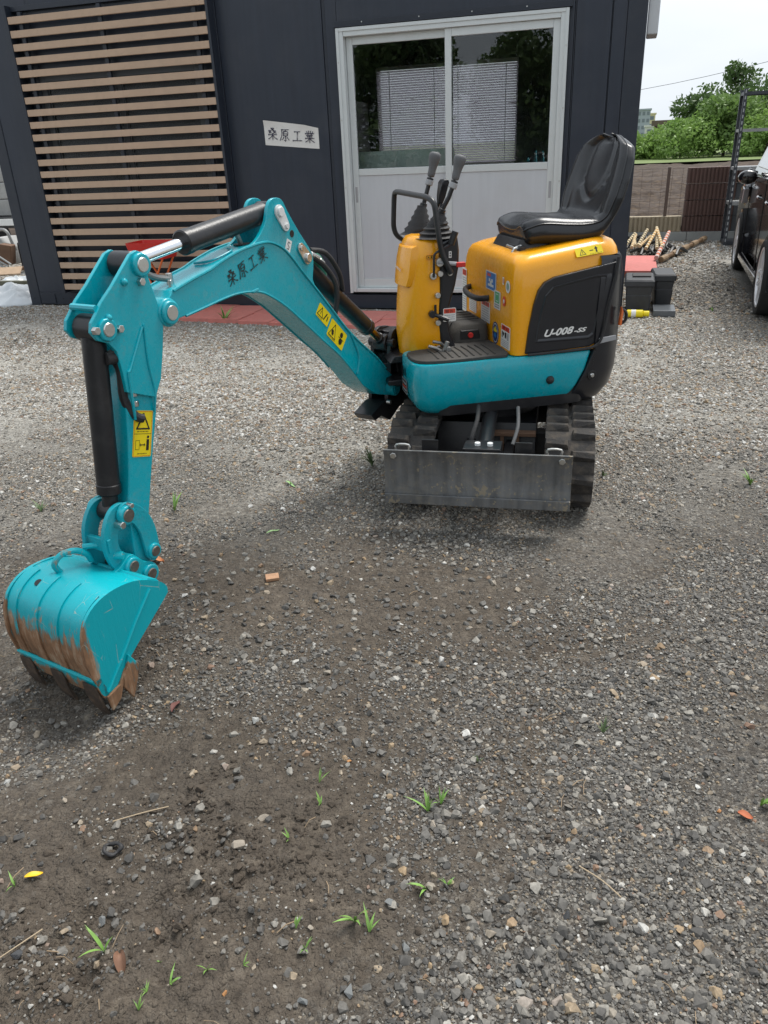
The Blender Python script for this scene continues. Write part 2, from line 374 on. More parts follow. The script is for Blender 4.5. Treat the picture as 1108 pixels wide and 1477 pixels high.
    for o_ in (.300, -.300): g.cyl(FBl(-.004, o_, .283), FBl(.005, o_, .283), .012, 6)
    parts('blade_bolt', g, STEEL, BL)
    g = Geo()
    for o_ in (.27, -.27): g.tube([FBl(-.02,o_-.02,.295), FBl(-.02,o_-.02,.318), FBl(-.02,o_+.025,.318), FBl(-.02,o_+.025,.295)], .005, 8, smooth=3)
    parts('locking_pin', g, STEEL, BL)
    g = Geo()
    for o_ in (-.17, .165): g.prism([(-.04,.25),(-.035,.25),(-.035,.335),(-.04,.335)], o_-.03, o_+.03, FBl)
    parts('backing_plate', g, BLKM, BL, bevel=.001)
    g = Geo()
    for o_ in (.10, -.06): g.prism([(-.48,.15),(-.48,.2),(-.02,.24),(-.02,.15)], o_-.018, o_+.018, FBl)
    g.prism([(-.12,.285),(-.02,.30),(-.02,.312),(-.13,.305)], -.05, .085, FBl)
    for o_ in (-.05, .073): g.prism([(-.14,.2),(-.02,.2),(-.02,.31),(-.14,.3)], o_, o_+.012, FBl)
    obj('blade_arm', g, BLKM, T, bevel=.003)
    g = Geo()
    for o_ in (.0, .045): g.cyl(FBl(-.06, o_, .31), FBl(-.06, o_, .322), .0115, 6)
    parts('bracket_bolt', g, WHT, T)
    g = Geo(); g.cyl(FBl(-.10,.02,.27), FBl(-.42,.02,.33), .028); g.cyl(FBl(-.09,-.005,.285), FBl(-.09,.05,.285), .02)
    obj('blade_cylinder', g, BLKM, T)
    g = Geo(); g.tube([FBl(-.3,-.02,.38), FBl(-.2,-.015,.36), FBl(-.14,-.03,.30), FBl(-.13,-.035,.2)], .0085, smooth=5); obj('blade_hose', g, RUB, T); g = Geo(); g.tube([FBl(-.3,.13,.38), FBl(-.22,.135,.33), FBl(-.16,.12,.28)], .007, smooth=5)
    obj('blade_hose', g, mat('grey_hose', (.12,.12,.12), .5), T)
    # ---------------- slewing body: turquoise deck
    g = Geo()
    def deckring(z, ins, a0): return rrect(a0, .420-ins, .085+ins*.3, .345-ins, [.055,.02,.02,.05], 6, z, FU)
    def fullring(z, ins, a0, a1): return rrect(a0, a1, -.345+ins, .345-ins, [.03,.02,.02,.03], 4, z, FU)
    rd = [(.552,.004,-.285),(.545,0,-.283),(.48,0,-.265),(.42,.004,-.235),(.375,.018,-.21),(.352,.04,-.20),(.338,.075,-.195)]
    g.loft([deckring(*q) for q in rd]); 
    g2 = Geo(); g2.loft([rrect(a0, .425-i_, -.345+i_, -.085, [.04,.02,.02,.10], 6, z_, FU) for z_, i_, a0 in rd])
    DK = obj('deck_skirt', g, TEAL, T, ang=40, bevel=.0); obj('deck_skirt', g2, TEAL, T, ang=40)
    g = Geo(); g.loft([rrect(-.28, .33, -.33, .33, .05, 4, z_, FU) for z_ in (.345, .54)]); obj('deck_frame', g, BLKM, T)
    g = Geo(); g.sphere(FU(-.118, .343, .452), .0165, 16); obj('rubber_plug', g, RUB, T)
    # ---------------- counterweight (black tail)
    def tail(z, af, ab, b, r): return rrect(ab, af, -b, b, [.004,r,r,.004], 8, z, FU)
    g = Geo(); g.loft([tail(.333,-.19,-.36,.27,.10), tail(.35,-.20,-.395,.31,.13), tail(.40,-.225,-.425,.342,.15), tail(.47,-.258,-.438,.350,.15), tail(.56,-.292,-.442,.351,.15), tail(.70,-.318,-.442,.350,.15), tail(.82,-.345,-.438,.346,.14), tail(.885,-.368,-.43,.338,.13), tail(.90,-.372,-.42,.328,.12)])
    CW = obj('counterweight', g, BLKP, T, ang=50, bevel=.003)
    g = Geo(); g.prism([(-.306,.60),(-.375,.606),(-.378,.588),(-.308,.578)], .346, .3535, FU); obj('corner_plate', g, STGR, CW, bevel=.002)
    g = Geo(); g.cyl(FU(-.288,.346,.456), FU(-.288,.3525,.456), .019, 20); obj('bolt_recess', g, STK, CW)
    g = Geo(); g.cyl(FU(-.288,.35,.456), FU(-.288,.358,.456), .011, 6, r1=.008); obj('bolt', g, STEEL, CW)
    g = Geo(); g.prism([(-.388,.64),(-.398,.64),(-.402,.69),(-.394,.71)], .332, .347, FU); obj('side_reflector', g, ORG, CW, bevel=.002)
    g = Geo(); g.tube([FU(-.40,.325,.64), FU(-.42,.33,.655), FU(-.42,.33,.685), FU(-.40,.325,.70)], .006, smooth=3); obj('latch', g, BLKP, CW)
    g = Geo(); g.tube([FU(-.36,.352,.895), FU(-.352,.356,.82), FU(-.333,.358,.72), FU(-.318,.358,.62), FU(-.29,.356,.573), FU(-.2,.352,.562), FU(-.02,.352,.56)], .0055, 8, smooth=5); obj('edge_seal', g, RUB, T)
    # ---------------- yellow engine cover
    def zt(a, b, f=0): return .905+.05*max(0, min(1, (.05-a)/.36))
    g = Geo()
    def hr(zf, ins, r=.085, rb=.10): return rrect(-.415+ins*.6, .035-ins*.6, -.335+ins, .335-ins, [.032+ins*.3,rb,rb,.032+ins*.3], 7, zf, FU)
    g.loft([hr(.556, 0), hr(.58, 0), hr(.70, .002), hr(.80, .005), hr(lambda a, b: zt(a, b)-.055, .012), hr(lambda a, b: zt(a, b)-.03, .020), hr(lambda a, b: zt(a, b)-.010, .036), hr(lambda a, b: zt(a, b), .065), hr(lambda a, b: zt(a, b)+.002, .12), hr(lambda a, b: zt(a, b)-.0, .16)])
    YC = obj('engine_cover', g, YEL, T, ang=60)
    # black side panel
    outl = [(-.012,.562),(-.024,.66),(-.040,.745),(-.056,.795),(-.078,.822),(-.115,.838),(-.2,.852),(-.30,.868),(-.358,.878),(-.352,.84),(-.335,.75),(-.318,.66),(-.305,.60),(-.292,.578),(-.27,.569),(-.15,.564)]
    g = Geo(); g.prism(outl, .322, .344, FU); SP = obj('side_panel', g, BLKP, T, bevel=.004, seg=3)
    inn = [(-.048,.60),(-.062,.70),(-.08,.775),(-.11,.806),(-.18,.82),(-.29,.838),(-.325,.836),(-.318,.77),(-.30,.68),(-.286,.61),(-.268,.598)]
    g = Geo(); n = len(inn); c = Vector((sum(p[0] for p in inn)/n, sum(p[1] for p in inn)/n)); 
    i2 = [(c.x+(a-c.x)*.90, c.y+(z-c.y)*.88) for a, z in inn]
    g.loft([[FU(a, .3425, z) for a, z in inn], [FU(a, .3475, z) for a, z in [(c.x+(p[0]-c.x)*.975, c.y+(p[1]-c.y)*.97) for p in inn]], [FU(a, .3475, z) for a, z in [(c.x+(p[0]-c.x)*.95, c.y+(p[1]-c.y)*.94) for p in inn]], [FU(a, .3435, z) for a, z in i2]])
    obj('panel_inset', g, BLKP, SP, ang=25)
    ux, uz = FU(-1,0,0)-FU(0,0,0), Vector((0,0,1)); nb = FU(0,1,0)-FU(0,0,0)
    g = Geo(); u1 = (ux+uz*.045).normalized(); text_geo(g, 'U-008', FU(-.085,.3455,.622), u1, uz, .036, .118, shear=.35, bold=.035); obj('lettering', g, STW, SP, flat=True)
    g = Geo(); text_geo(g, '-SS', FU(-.204,.3455,.628), u1, uz, .0215, .052, shear=.35, bold=.035); obj('lettering', g, STW, SP, flat=True)
    # ---------------- stickers on the cover
    fx, fy = FU(0,1,0)-FU(0,0,0), uz
    def face(b, z): return FU(.0352-.0, b, z)
    ta = -.004
    def warn(parent, org, w, h, tall=False, pic=False):
        d = Decal(parent, org, fx, fy, w, h, STW, r=.06); hh = .16 if tall else .24
        d.rect(.06, 1-hh, .94, .97, STR).up(); d.text('警告' if not tall else '注意', .2, 1-hh*.85, h*hh*.75, STK, fit=w*.6)
        if pic: d.rect(.12,.42,.2,.7,STK).disc(.3,.6,w*.07,STK).rect(.45,.45,.62,.7,STK).rect(.7,.4,.86,.72,STGR)
        d.lines(.1, .05, .9, .36 if pic else 1-hh-.03, 4 if pic else (14 if tall else 6), STGR); return d.done()
    warn(YC, FU(.0352,-.328,.615), .062, .185, tall=True)
    warn(YC, FU(.0352,-.222,.635), .10, .066); warn(YC, FU(.0352,-.056,.625), .115, .084)
    warn(YC, FU(.0352,.200,.568), .102, .088, pic=True)
    d = Decal(YC, FU(.034,.0,.760), fx, fy, .125, .072, STW, r=.05); d.rect(.05,.05,.95,.95,STB).up(); d.rect(.14,.72,.5,.88,STR).rect(.3,.45,.45,.62,STW).rect(.55,.45,.7,.62,STW).rect(.22,.2,.78,.33,STW).disc(.5,.35,.012,STW); d.done()
    d = Decal(YC, FU(.0352,.108,.700), fx, fy, .075, .070, STW, r=.08); d.rect(.15,.34,.85,.93,STG).up(); d.line([(.3,.45),(.7,.45),(.7,.82),(.3,.82),(.3,.45)], .003, STW); d.lines(.12,.05,.88,.3,2,STK); d.done()
    d = Decal(YC, FU(.0345,.238,.780), fx, fy, .048, .045, STW, r=.49); d.disc(.5,.5,.014,STGR).up(); d.rect(.3,.35,.4,.65,STG).rect(.6,.35,.7,.65,STG).disc(.5,.75,.004,STG); d.done()
    d = Decal(YC, FU(.0352,.208,.724), fx, fy, .032, .038, STR, r=.49); d.disc(.5,.5,.008,STW); d.done()
    d = Decal(YC, FU(.0352,.095,.560), fx, fy, .074, .088, STN, r=.49); d.disc(.5,.5,.032,STW,sy=1.2).up(); d.disc(.5,.5,.029,STN,sy=1.2).up(); d.poly([(.2,.62),(.5,.8),(.8,.62),(.7,.55),(.3,.55)],STY).disc(.5,.72,.007,STY).poly([(.25,.4),(.5,.25),(.75,.4),(.6,.5),(.4,.5)],STB); d.done()
    d = Decal(YC, FU(.034,.20,.803), fx, fy, .016, .028, STW); d.rect(.3,.2,.7,.8,STR); d.done()
    # yellow warning label along the top shoulder of the near side
    sx = (ux+uz*.11).normalized(); sy = (uz*.80-nb*.60).normalized(); sy = (sy-sx*sy.dot(sx)).normalized()
    d = Decal(YC, FU(-.205,.3275,.900), sx, sy, .105, .034, STY, r=.06); d.tri(.25,.48,.11,.32,.0022,STK).rect(.24,.3,.26,.55,STK).rect(.52,.45,.66,.55,STK).poly([(.74,.2),(.8,.2),(.8,.6),(.84,.6),(.77,.9),(.70,.6),(.74,.6)],STK).lines(.5,.05,.95,.15,1,STK); d.done()
    g = Geo(); g.tube([FU(.03,-.215,.735), FU(.065,-.19,.728), FU(.075,-.10,.72), FU(.066,.0,.72), FU(.03,.035,.725)], .0115, 10, smooth=5); obj('grab_handle', g, RUB, YC)
    g = Geo(); g.cyl(FU(.03,-.05,.606), FU(.075,-.03,.606), .006); g.cyl(FU(.07,-.03,.60), FU(.07,-.03,.615), .009); obj('latch_key', g, BRZ, YC)
    # ---------------- floor mat and pedal box
    g = Geo(); mp_ = [(.415,.335),(.40,.12),(.20,.10),(.20,-.335),(.045,-.335),(.045,.335)]
    g.prism(sm2([(.40,.15),(.30,.13),(.25,.11),(.20,.05),(.19,-.30),(.05,-.32),(.045,0),(.04,.30),(.12,.328),(.30,.333),(.39,.31),(.415,.24)], 3, True), 0, 1, lambda a, o, b: FU(a, b, .551+.014*o))
    obj('floor_mat', g, MATR, T, bevel=.004)
    g = Geo()
    for k in range(9):
        a_ = .10+.028*k; g.tube([FU(a_,.15,.567), FU(a_-.006,.22,.567), FU(a_-.004,.31,.566)], .0035, 6)
    parts('mat_rib', g, MATR, T)
    g = Geo(); g.loft([rrect(.045,.20,-.22,.085,.02,4,.56,FU), rrect(.045,.19,-.215,.08,.02,4,.60,FU), rrect(.045,.17,-.205,.07,.02,4,.628,FU), rrect(.05,.155,-.195,.06,.02,4,.634,FU)])
    obj('pedal_box', g, MATR, T, ang=40)
    g = Geo()
    for b_ in (-.17,-.12,-.07,-.02): g.tube([FU(.06,b_,.636), FU(.158,b_,.633), FU(.176,b_,.622), FU(.196,b_,.59)], .0035, 6)
    parts('mat_rib', g, MATR, T)
    g = Geo(); g.prism([(.08,.572),(.17,.572),(.165,.612),(.09,.612)], .072, .0835, FU); obj('socket_recess', g, STK, T, bevel=.004)
    g = Geo(); g.cyl(FU(.125,.08,.592), FU(.125,.091,.592), .011); obj('red_button', g, RED, T)
    # ---------------- seat
    build_seat(T)
    g = Geo(); g.loft([rrect(-.30,-.02,-.13,.17,.02,3,.90,FU), rrect(-.29,-.05,-.12,.16,.02,3,.955,FU)]); g.prism([(-.06,.905),(-.03,.905),(-.035,.935),(-.06,.935)], .06, .19, FU)
    obj('seat_base', g, BLKM, T, bevel=.003)
    g = Geo(); g.cyl(FU(-.035,.05,.925), FU(-.035,.17,.922), .006); g.tube([FU(-.05,.16,.935), FU(-.02,.165,.925), FU(-.012,.165,.91)], .005); obj('seat_rail', g, STEEL, T)
    # ---------------- control tower
    def tw(z, af, ar, b0, b1, r1=.03, bulge=.052):
        b0 -= .012
        pts = []
        n = 10
        for i in range(n+1):                      # front, bulging
            u = i/n; b = b0+(b1-b0)*u; pts.append((af+bulge*math.sin(PI*u)**.7-.0, b))
        pts += [(ar+.02, b1), (ar, b1-.01), (ar, b0+.01), (ar+.02, b0)]
        return [FU(a, b, z(a) if callable(z) else z) for a, b in pts]
    g = Geo(); g.loft([tw(.50,.345,.26,-.075,.10), tw(.535,.352,.25,-.095,.118), tw(.62,.358,.245,-.115,.125), tw(.72,.352,.25,-.125,.127), tw(.80,.344,.25,-.13,.127), tw(.90,.333,.25,-.13,.124), tw(.955,.322,.248,-.125,.118), tw(.978,.307,.246,-.118,.108), tw(.984,.285,.244,-.10,.095)])
    CT = obj('control_tower', g, YEL, T, ang=50)
    g = Geo()                                     # raised badge panel on the front face
    def pp(z, u0=.16, u1=.86, lift=.008, af=.34):
        out = []
        for i in range(9):
            u = u0+(u1-u0)*i/8; b = -.13+(.257)*u; out.append(FU(af+.04*math.sin(PI*u)**.7+lift, b, z))
        return out
    R = []
    for z_, u0, u1, l_, af in ((.795,.3,.8,0,.344),(.803,.16,.87,.013,.343),(.84,.12,.92,.013,.340),(.90,.12,.92,.012,.333),(.945,.14,.9,.009,.325),(.953,.16,.88,0,.323)):
        a_ = pp(z_, u0, u1, l_+.012*(l_ > 0), af); b_ = [FU(.30, -.13+.257*u1, z_), FU(.30, -.13+.257*u0, z_)]; R.append(a_+b_)
    g.loft(R); obj('badge_panel', g, YEL, CT, ang=50, bevel=.002)
    g = Geo(); g.prism([(.245,.52),(.262,.60),(.272,.68),(.262,.78),(.262,.90),(.262,.965),(.192,.985),(.184,.93),(.186,.87),(.200,.80),(.222,.73),(.229,.67),(.220,.61),(.200,.565),(.19,.52)], -.105, .132, FU)
    obj('tower_rear_cover', g, BLKP, CT, bevel=.012, seg=4)
    d = Decal(CT, FU(.252,.1335,.665), ux, uz, .052, .052, STW, r=.08); d.rect(.05,.62,.95,.95,STR).up(); d.text('警告', .15, .68, .012, STK, fit=.034).lines(.1,.1,.9,.55,3,STGR); d.done()
    d = Decal(CT, FU(.345-.03,.130,.905), ux, uz, .038, .014, YEL, r=.1); d.line([(.04,.1),(.96,.1),(.96,.9),(.04,.9),(.04,.1)], .0015, STK).rect(.15,.35,.3,.65,STK).rect(.45,.3,.6,.7,STK).rect(.72,.35,.85,.6,STR); d.done()
    d = Decal(CT, FU(.228,.1335,.905), ux, uz, .011, .024, STW, r=.1); d.rect(.2,.2,.8,.4,STK).rect(.3,.55,.7,.85,STK); d.done()
    g = Geo(); fdir = (FU(0,1,0)-FU(0,0,0)); text_geo(g, 'U-008-SS', FU(.4085,-.012,.868), (FU(-.105,1,-.18)-FU(0,0,0)).normalized(), uz, .015, .072, shear=.3, bold=.02); obj('lettering', g, STW, CT, flat=True)
    # boots and levers
    def boot(c, top, r0, r1, n=5, name='lever_boot'):
        g = Geo(); c, top = Vector(c), Vector(top); R = []; ax = (top-c); a = Vector((1,0,0)); b = Vector((0,1,0))
        for i in range(n*2+1):
            u = i/(n*2); r = r0+(r1-r0)*u**.8; r *= (1.0 if i % 2 == 0 else .84)
            R.append([c+ax*u+(a*math.cos(q)+b*math.sin(q))*r for q in [2*PI*k/20 for k in range(20)]])
        g.loft(R); return obj(name, g, RUB, T, ang=70)
    boot(FU(.262,.060,.975), FU(.246,.07,1.06), .080, .022); boot(FU(.295,-.085,.978), FU(.272,-.10,1.082), .072, .018)
    def lever(p, grip_name='joystick'):
        base, s1, g0, g1, top = [FU(*q) for q in p]
        g = Geo(); g.tube([base, s1, g0], .0085, 12); g.cyl(g0-(g0-s1).normalized()*.02, g0, .0135, 14); g.cyl(base, base+(s1-base).normalized()*.03, .014, 14)
        L = obj(grip_name, g, BLKM, T)
        g = Geo(); g.tube([g0, g0.lerp(g1,.35), g0.lerp(g1,.7), g1, g1.lerp(top,.3), g1.lerp(top,.55), g1.lerp(top,.8), g1.lerp(top,.98), top+(top-g1)*.02], .013, 18, rads=[.0145,.0148,.0152,.0175,.0215,.0238,.0238,.019,.009], smooth=0)
        obj('grip', g, GRIP, L, sub=1)
        g = Geo(); g.cyl(g0-(g0-s1).normalized()*.028, g0-(g0-s1).normalized()*.008, .0155, 14); obj('collar', g, STGR, L)
    lever([(.248,.07,1.05),(.212,.08,1.115),(.188,.08,1.172),(.176,.08,1.215),(.165,.08,1.258)])
    lever([(.272,-.10,1.06),(.252,-.10,1.125),(.235,-.10,1.18),(.223,-.10,1.225),(.213,-.10,1.27)])
    g = Geo(); g.tube([FU(.262,0,.98), FU(.243,0,1.06), FU(.228,.0,1.10)], .007, 10); g.tube([FU(.25,.03,.98), FU(.222,.012,1.09)], .006, 8)
    sl = obj('blade_lever', g, BLKM, T)
    g = Geo(); g.loft([[FU(a, b, z)+Vector((0,0,0)) for a, b in ((ca-h_,-w_),(ca+h_,-w_),(ca+h_,w_),(ca-h_,w_))] for z, ca, h_, w_ in ((1.088,.226,.010,.010),(1.12,.219,.014,.020),(1.165,.209,.015,.030),(1.176,.206,.010,.028))]); obj('grip', g, BLKP, sl, bevel=.004)
    # grab bar
    g = Geo(); g.tube(round_path([FU(.30,-.145,.93), FU(.365,-.16,.965), FU(.378,-.16,1.00), FU(.37,-.16,1.125), FU(.365,-.14,1.135), FU(.30,.10,1.122), FU(.285,.145,1.105), FU(.272,.155,.985), FU(.262,.155,.93), FU(.225,.155,.850)], .025), .0105, 12); obj('grab_bar', g, BLKM, T)
    g = Geo(); g.tube(round_path([FU(.292,.15,.84), FU(.290,.15,.925), FU(.225,.15,.957), FU(.222,.15,.962)], .01), .0045, 8); g.tube([FU(.224,.15,.955), FU(.206,.15,1.0)], .0125, 10); obj('lock_lever', g, BLKM, T)
    g = Geo(); g.tube([FU(.275,.145,.894), FU(.20,.145,.882)], .008, 8); st = obj('stop_lever', g, STGR, T)
    g = Geo(); g.box(FU(.186,.15,.880), (.036,.018,.018), Matrix.Rotation(math.radians(27.5), 3, 'Z')); obj('red_tip', g, RED, st, bevel=.003)
    g = Geo()
    for (a_, z_, r_2) in ((.266,.892,.016),(.292,.843,.013),(.264,.85,.011),(.226,.85,.01),(.275,.77,.011),(.275,.665,.011),(.275,.565,.011)): g.cyl(FU(a_,.125,z_), FU(a_,.148,z_), r_2, 14); 
    parts('tower_bolt', g, STEEL, CT)
    g = Geo(); g.tube([FU(.295,.14,.70), FU(.27,.15,.69), FU(.235,.155,.675)], .008, 8); g.tube([FU(.285,.14,.735), FU(.285,.14,.70)], .005, 8); g.cyl(FU(.298,.13,.70), FU(.298,.15,.70), .014, 12); obj('side_hook', g, BLKM, CT)
    g = Geo(); g.tube([FU(.305,.17,.60), FU(.275,.17,.592), FU(.255,.16,.575), FU(.25,.16,.56)], .006, 8); g.tube([FU(.33,.20,.59), FU(.30,.20,.58), FU(.27,.19,.56)], .006, 8); g.cyl(FU(.25,.15,.572), FU(.25,.21,.572), .011, 12); g.cyl(FU(.265,.19,.56), FU(.25,.19,.60), .009, 10)
    obj('foot_lever', g, GALV, T)
    # ---------------- swing bracket and plumbing
    g = Geo()
    FS = frame(tuple(FB(0,0,0)), (-.422, -1.662))
    g.cyl(FB(-.14,0,.30), FB(-.14,0,.60), .05, 24); g.cyl(FB(-.14,0,.42), FB(-.14,0,.47), .075, 24)
    for o_ in (-.049, .031): g.prism(sm2([(-.20,.34),(-.20,.57),(-.13,.61),(-.07,.61),(-.04,.57),(-.035,.49),(-.03,.42),(-.0,.34),(-.02,.29),(-.10,.29)], 3, True), o_, o_+.018, FB)
    g.prism([(-.18,.31),(.03,.33),(.13,.30),(.10,.27),(.05,.275),(-.02,.235),(-.1,.27),(-.18,.28)], -.045, .045, FB)
    obj('swing_bracket', g, BLKM, T, bevel=.004)
    g = Geo(); g.cyl(FB(-.055,-.06,.56), FB(-.055,.06,.56), .02, 16); g.cyl(FB(-.055,-.03,.56), FB(-.055,.03,.56), .035, 20); obj('bracket_pin', g, BLKM, T)
    g = Geo()
    for k in range(7):
        o_ = -.05+.014*k; g.tube([FB(-.06-.004*k, o_, .50+.005*k), FB(-.10,o_*1.2+.02,.47-.012*k), FB(-.17,o_+.05,.44+.008*k), FB(-.24,o_*.7,.46)], .0085, 8, smooth=5)
    for k in range(3): g.tube([FB(-.06,-.02+.02*k,.54-.03*k), FB(-.12,.055,.50-.02*k), FB(-.18,.09,.47-.02*k), FB(-.26,.08,.46)], .008, 8, smooth=5)
    parts('hydraulic_hose', g, RUB, T)
    g = Geo(); g.loft([rrect(.20,.40,-.13,.09,.03,4,z_,FU) for z_ in (.39,.50)]); g.prism([(.38,.40),(.47,.41),(.47,.43),(.38,.43)], -.10, .07, FU); g.prism([(.36,.50),(.46,.50),(.44,.53),(.36,.53)], -.11, .07, FU); obj('swing_post', g, BLKM, T, bevel=.005)
    # front corner stickers
    rx = (FU(-.38,1,0)-FU(0,0,0)).normalized(); ry = uz
    d = Decal(DK, FU(.4212,.12,.405), fx, uz, .085, .055, STGR, r=.02); d.rect(.05,.06,.95,.94,STK).up(); d.rect(.12,.66,.88,.8,STGR).rect(.12,.42,.88,.54,STR).rect(.12,.2,.88,.32,STGR); d.done()
    g = Geo()
    for a_, b_ in ((0,0),(.022,.0),(.044,0)): g.add([FU(.4214,.13+a_,.475), FU(.4214,.145+a_,.475), FU(.4214,.14+a_,.51), FU(.4214,.135+a_,.51)], [(0,1,2,3)])
    obj('print', g, STK, DK, flat=True)
    # ================= boom
    top = [(1.172,.933),(1.13,.966),(1.05,.985),(.973,1.0),(.935,1.012),(.858,1.031),(.799,1.040),(.739,1.045),(.689,1.042),(.633,1.021),(.586,.985),(.539,.937),(.472,.873),(.383,.785),(.287,.690),(.191,.612),(.087,.536),(.015,.470),(-.045,.425)]
    foot = [(-.075,.40),(-.075,.375),(-.045,.352)]
    bot = [(.0,.352),(.10,.385),(.19,.445),(.27,.53),(.35,.607),(.431,.670),(.495,.722),(.555,.770),(.637,.834),(.708,.878),(.769,.904),(.86,.915),(.937,.911),(1.011,.902),(1.097,.892),(1.165,.886)]
    g = Geo(); P = top+foot+bot
    g.prism(P, -.052, .052, FB); BM = obj('boom', g, TEAL, T, bevel=.0025, ang=22)
    g = Geo()
    for pl in (top[1:-1],):                           # proud edge of the top plate
        C_ = catmull([Vector((a, z, 0)) for a, z in pl], 3)
        for o_ in (-.0535, .0535): g.tube([FB(p.x, o_, p.y+.0005) for p in C_], .0042, 6)
    C_ = catmull([Vector((a, z, 0)) for a, z in bot[3:-1]], 3)
    for o_ in (-.0535, .0535): g.tube([FB(p.x, o_, p.y) for p in C_], .0038, 6)
    g.tube([FB(.262,.0535,.665), FB(.232,.0535,.61), FB(.215,.0535,.565), FB(.235,.0535,.505)], .005, 6, smooth=3)
    g.tube([FB(.80,.0535,.908), FB(.772,.0535,.912)], .0045, 6)
    obj('weld_bead', g, TEALR, BM)
    br = [(.93,1.010),(.87,1.024),(.80,1.036),(.755,1.052),(.722,1.075),(.695,1.105),(.682,1.135),(.668,1.158),(.645,1.168),(.615,1.166),(.597,1.153),(.578,1.123),(.525,1.055),(.478,1.002),(.459,.968),(.462,.930),(.470,.895),(.455,.86),(.50,.88),(.60,.98),(.70,1.02),(.85,1.01)]
    for o_ in (-.049, .036):
        g = Geo(); g.prism(sm2(br, 2, True), o_, o_+.013, FB); obj('bracket_plate', g, TEAL, BM, bevel=.002)
    for s_, z_, s2, z2 in ((.628,1.127,.596,1.075),(.499,.971,.535,1.012)):
        gg = Geo(); R0, c1, c2 = .021, (s_,z_), (s2,z2); dx, dz = c2[0]-c1[0], c2[1]-c1[1]; L_ = math.hypot(dx,dz); a0 = math.atan2(dz,dx); pts = []
        ll = L_*.85
        for i in range(9): q = a0+PI/2+PI*i/8; pts.append((c1[0]+R0*math.cos(q), c1[1]+R0*math.sin(q)))
        for i in range(9): q = a0-PI/2+PI*i/8; pts.append((c1[0]+dx*.85+R0*.8*math.cos(q), c1[1]+dz*.85+R0*.8*math.sin(q)))
        gg.prism(pts, .0495, .056, FB); gg.cyl(FB(s_,.05,z_), FB(s_,.064,z_), .0155, 20); gg.cyl(FB(c1[0]+dx*.85,.05,c1[1]+dz*.85), FB(c1[0]+dx*.85,.0605,c1[1]+dz*.85), .0095, 6)
        gg.cyl(FB(s_,-.062,z_), FB(s_,.05,z_), .016, 16)
        obj('pivot_pin', gg, WHT if s_ > .6 else STEEL, BM, bevel=.001)
    g = Geo(); g.cyl(FB(.567,.0485,1.055), FB(.567,.0497,1.055), .0115, 18); obj('lifting_hole', g, STK, BM)
    d = Decal(BM, FB(.613,.0493,1.010), (FB(-.9,0,-.45)-FB(0,0,0)), (FB(-.45,0,.9)-FB(0,0,0)), .028, .038, STW, r=.08); d.line([(.7,.75),(.4,.8),(.3,.6),(.65,.42),(.6,.2),(.3,.22)], .0025, STK); d.done()
    g = Geo(); g.cyl(FB(-.02,-.085,.385), FB(-.02,.083,.385), .0365, 28); g.cyl(FB(-.02,.083,.385), FB(-.02,.086,.385), .026, 24); obj('foot_boss', g, TEAL, BM, bevel=.002)
    g = Geo(); g.cyl(FB(.035,.065,.335), FB(.035,.083,.335), .009, 12); obj('grease_bolt', g, STEEL, BM)
    g = Geo(); g.cyl(FB(1.159,-.068,.913), FB(1.159,.066,.913), .033, 28); g.cyl(FB(1.159,-.058,.913), FB(1.159,.057,.913), .039, 28); pb = obj('arm_pivot_boss', g, TEAL, BM, bevel=.002)
    g = Geo(); g.cyl(FB(1.159,.066,.913), FB(1.159,.069,.913), .020, 24); obj('pin_end', g, STEEL, pb)
    g = Geo(); k_ = (FB(0,0,0)); 
    kx = (FB(-.971,0,.165)-FB(0,0,0)).normalized(); ky = (FB(.16,0,.985)-FB(0,0,0)).normalized(); kx = (FB(-.196,0,.060)-FB(0,0,0)).normalized(); kn = (FB(0,1,0)-FB(0,0,0)); ky = kn.cross(kx)*1.0
    if ky.z < 0: ky = -ky
    kanji_geo(g, FB(.900,.0532,.935), kx, ky, .047, gap=1.12, wid=14, lift=kn); obj('lettering', g, STK, BM, flat=True)
    # warning labels
    wx = (FB(.062,0,.053)-FB(0,0,0)).normalized(); wy = (FB(-.032,0,.033)-FB(0,0,0)).normalized()
    def wl(org, w, h, var):
        X = (FB(-.70,0,-.64)-FB(0,0,0)).normalized(); Y = kn.cross(X); Y = Y if Y.z > 0 else -Y
        d = Decal(BM, org, X, Y, w, h, STY, r=.08)
        if var: d.tri(.27,.5,.2,.36,.003,STK).disc(.24,.42,.008,STK).rect(.22,.25,.32,.4,STK).disc(.72,.7,.01,STK).disc(.76,.35,.012,STK).rect(.6,.48,.9,.52,STK)
        else: d.tri(.28,.52,.22,.33,.003,STK).rect(.26,.35,.3,.6,STK).poly([(.55,.2),(.62,.2),(.75,.8),(.68,.8)],STK).rect(.8,.3,.86,.7,STK)
        d.lines(.08,.04,.5,.1,1,STK); d.done()
    wl(FB(.477,.0528,.779), .085, .048, 0); wl(FB(.421,.0528,.703-.005), .122, .066, 1)
    g = Geo()                                     # access cover and fittings on top of the boom
    g.tube([FB(s_, o_, z_) for s_, o_, z_ in ((.95,-.03,1.012),(.93,.02,1.018),(.85,.03,1.036),(.83,.0,1.040))], .0035, 6, smooth=4); g.cyl(FB(.93,-.01,1.012), FB(.93,-.01,1.016), .006)
    obj('top_weld', g, TEALR, BM)
    g = Geo(); g.prism(rrect(.735,.79,-.022,.022,.02,5), 0, 1, lambda a, o, b: FB(a, b, 1.0435+.0025*o)); obj('hose_grommet', g, RUB, BM)
    g = Geo(); g.tube([FB(.76,0,1.03), FB(.775,0,1.065), FB(.79,.0,1.085)], .008, 10); obj('hose_stub', g, GALV, BM)
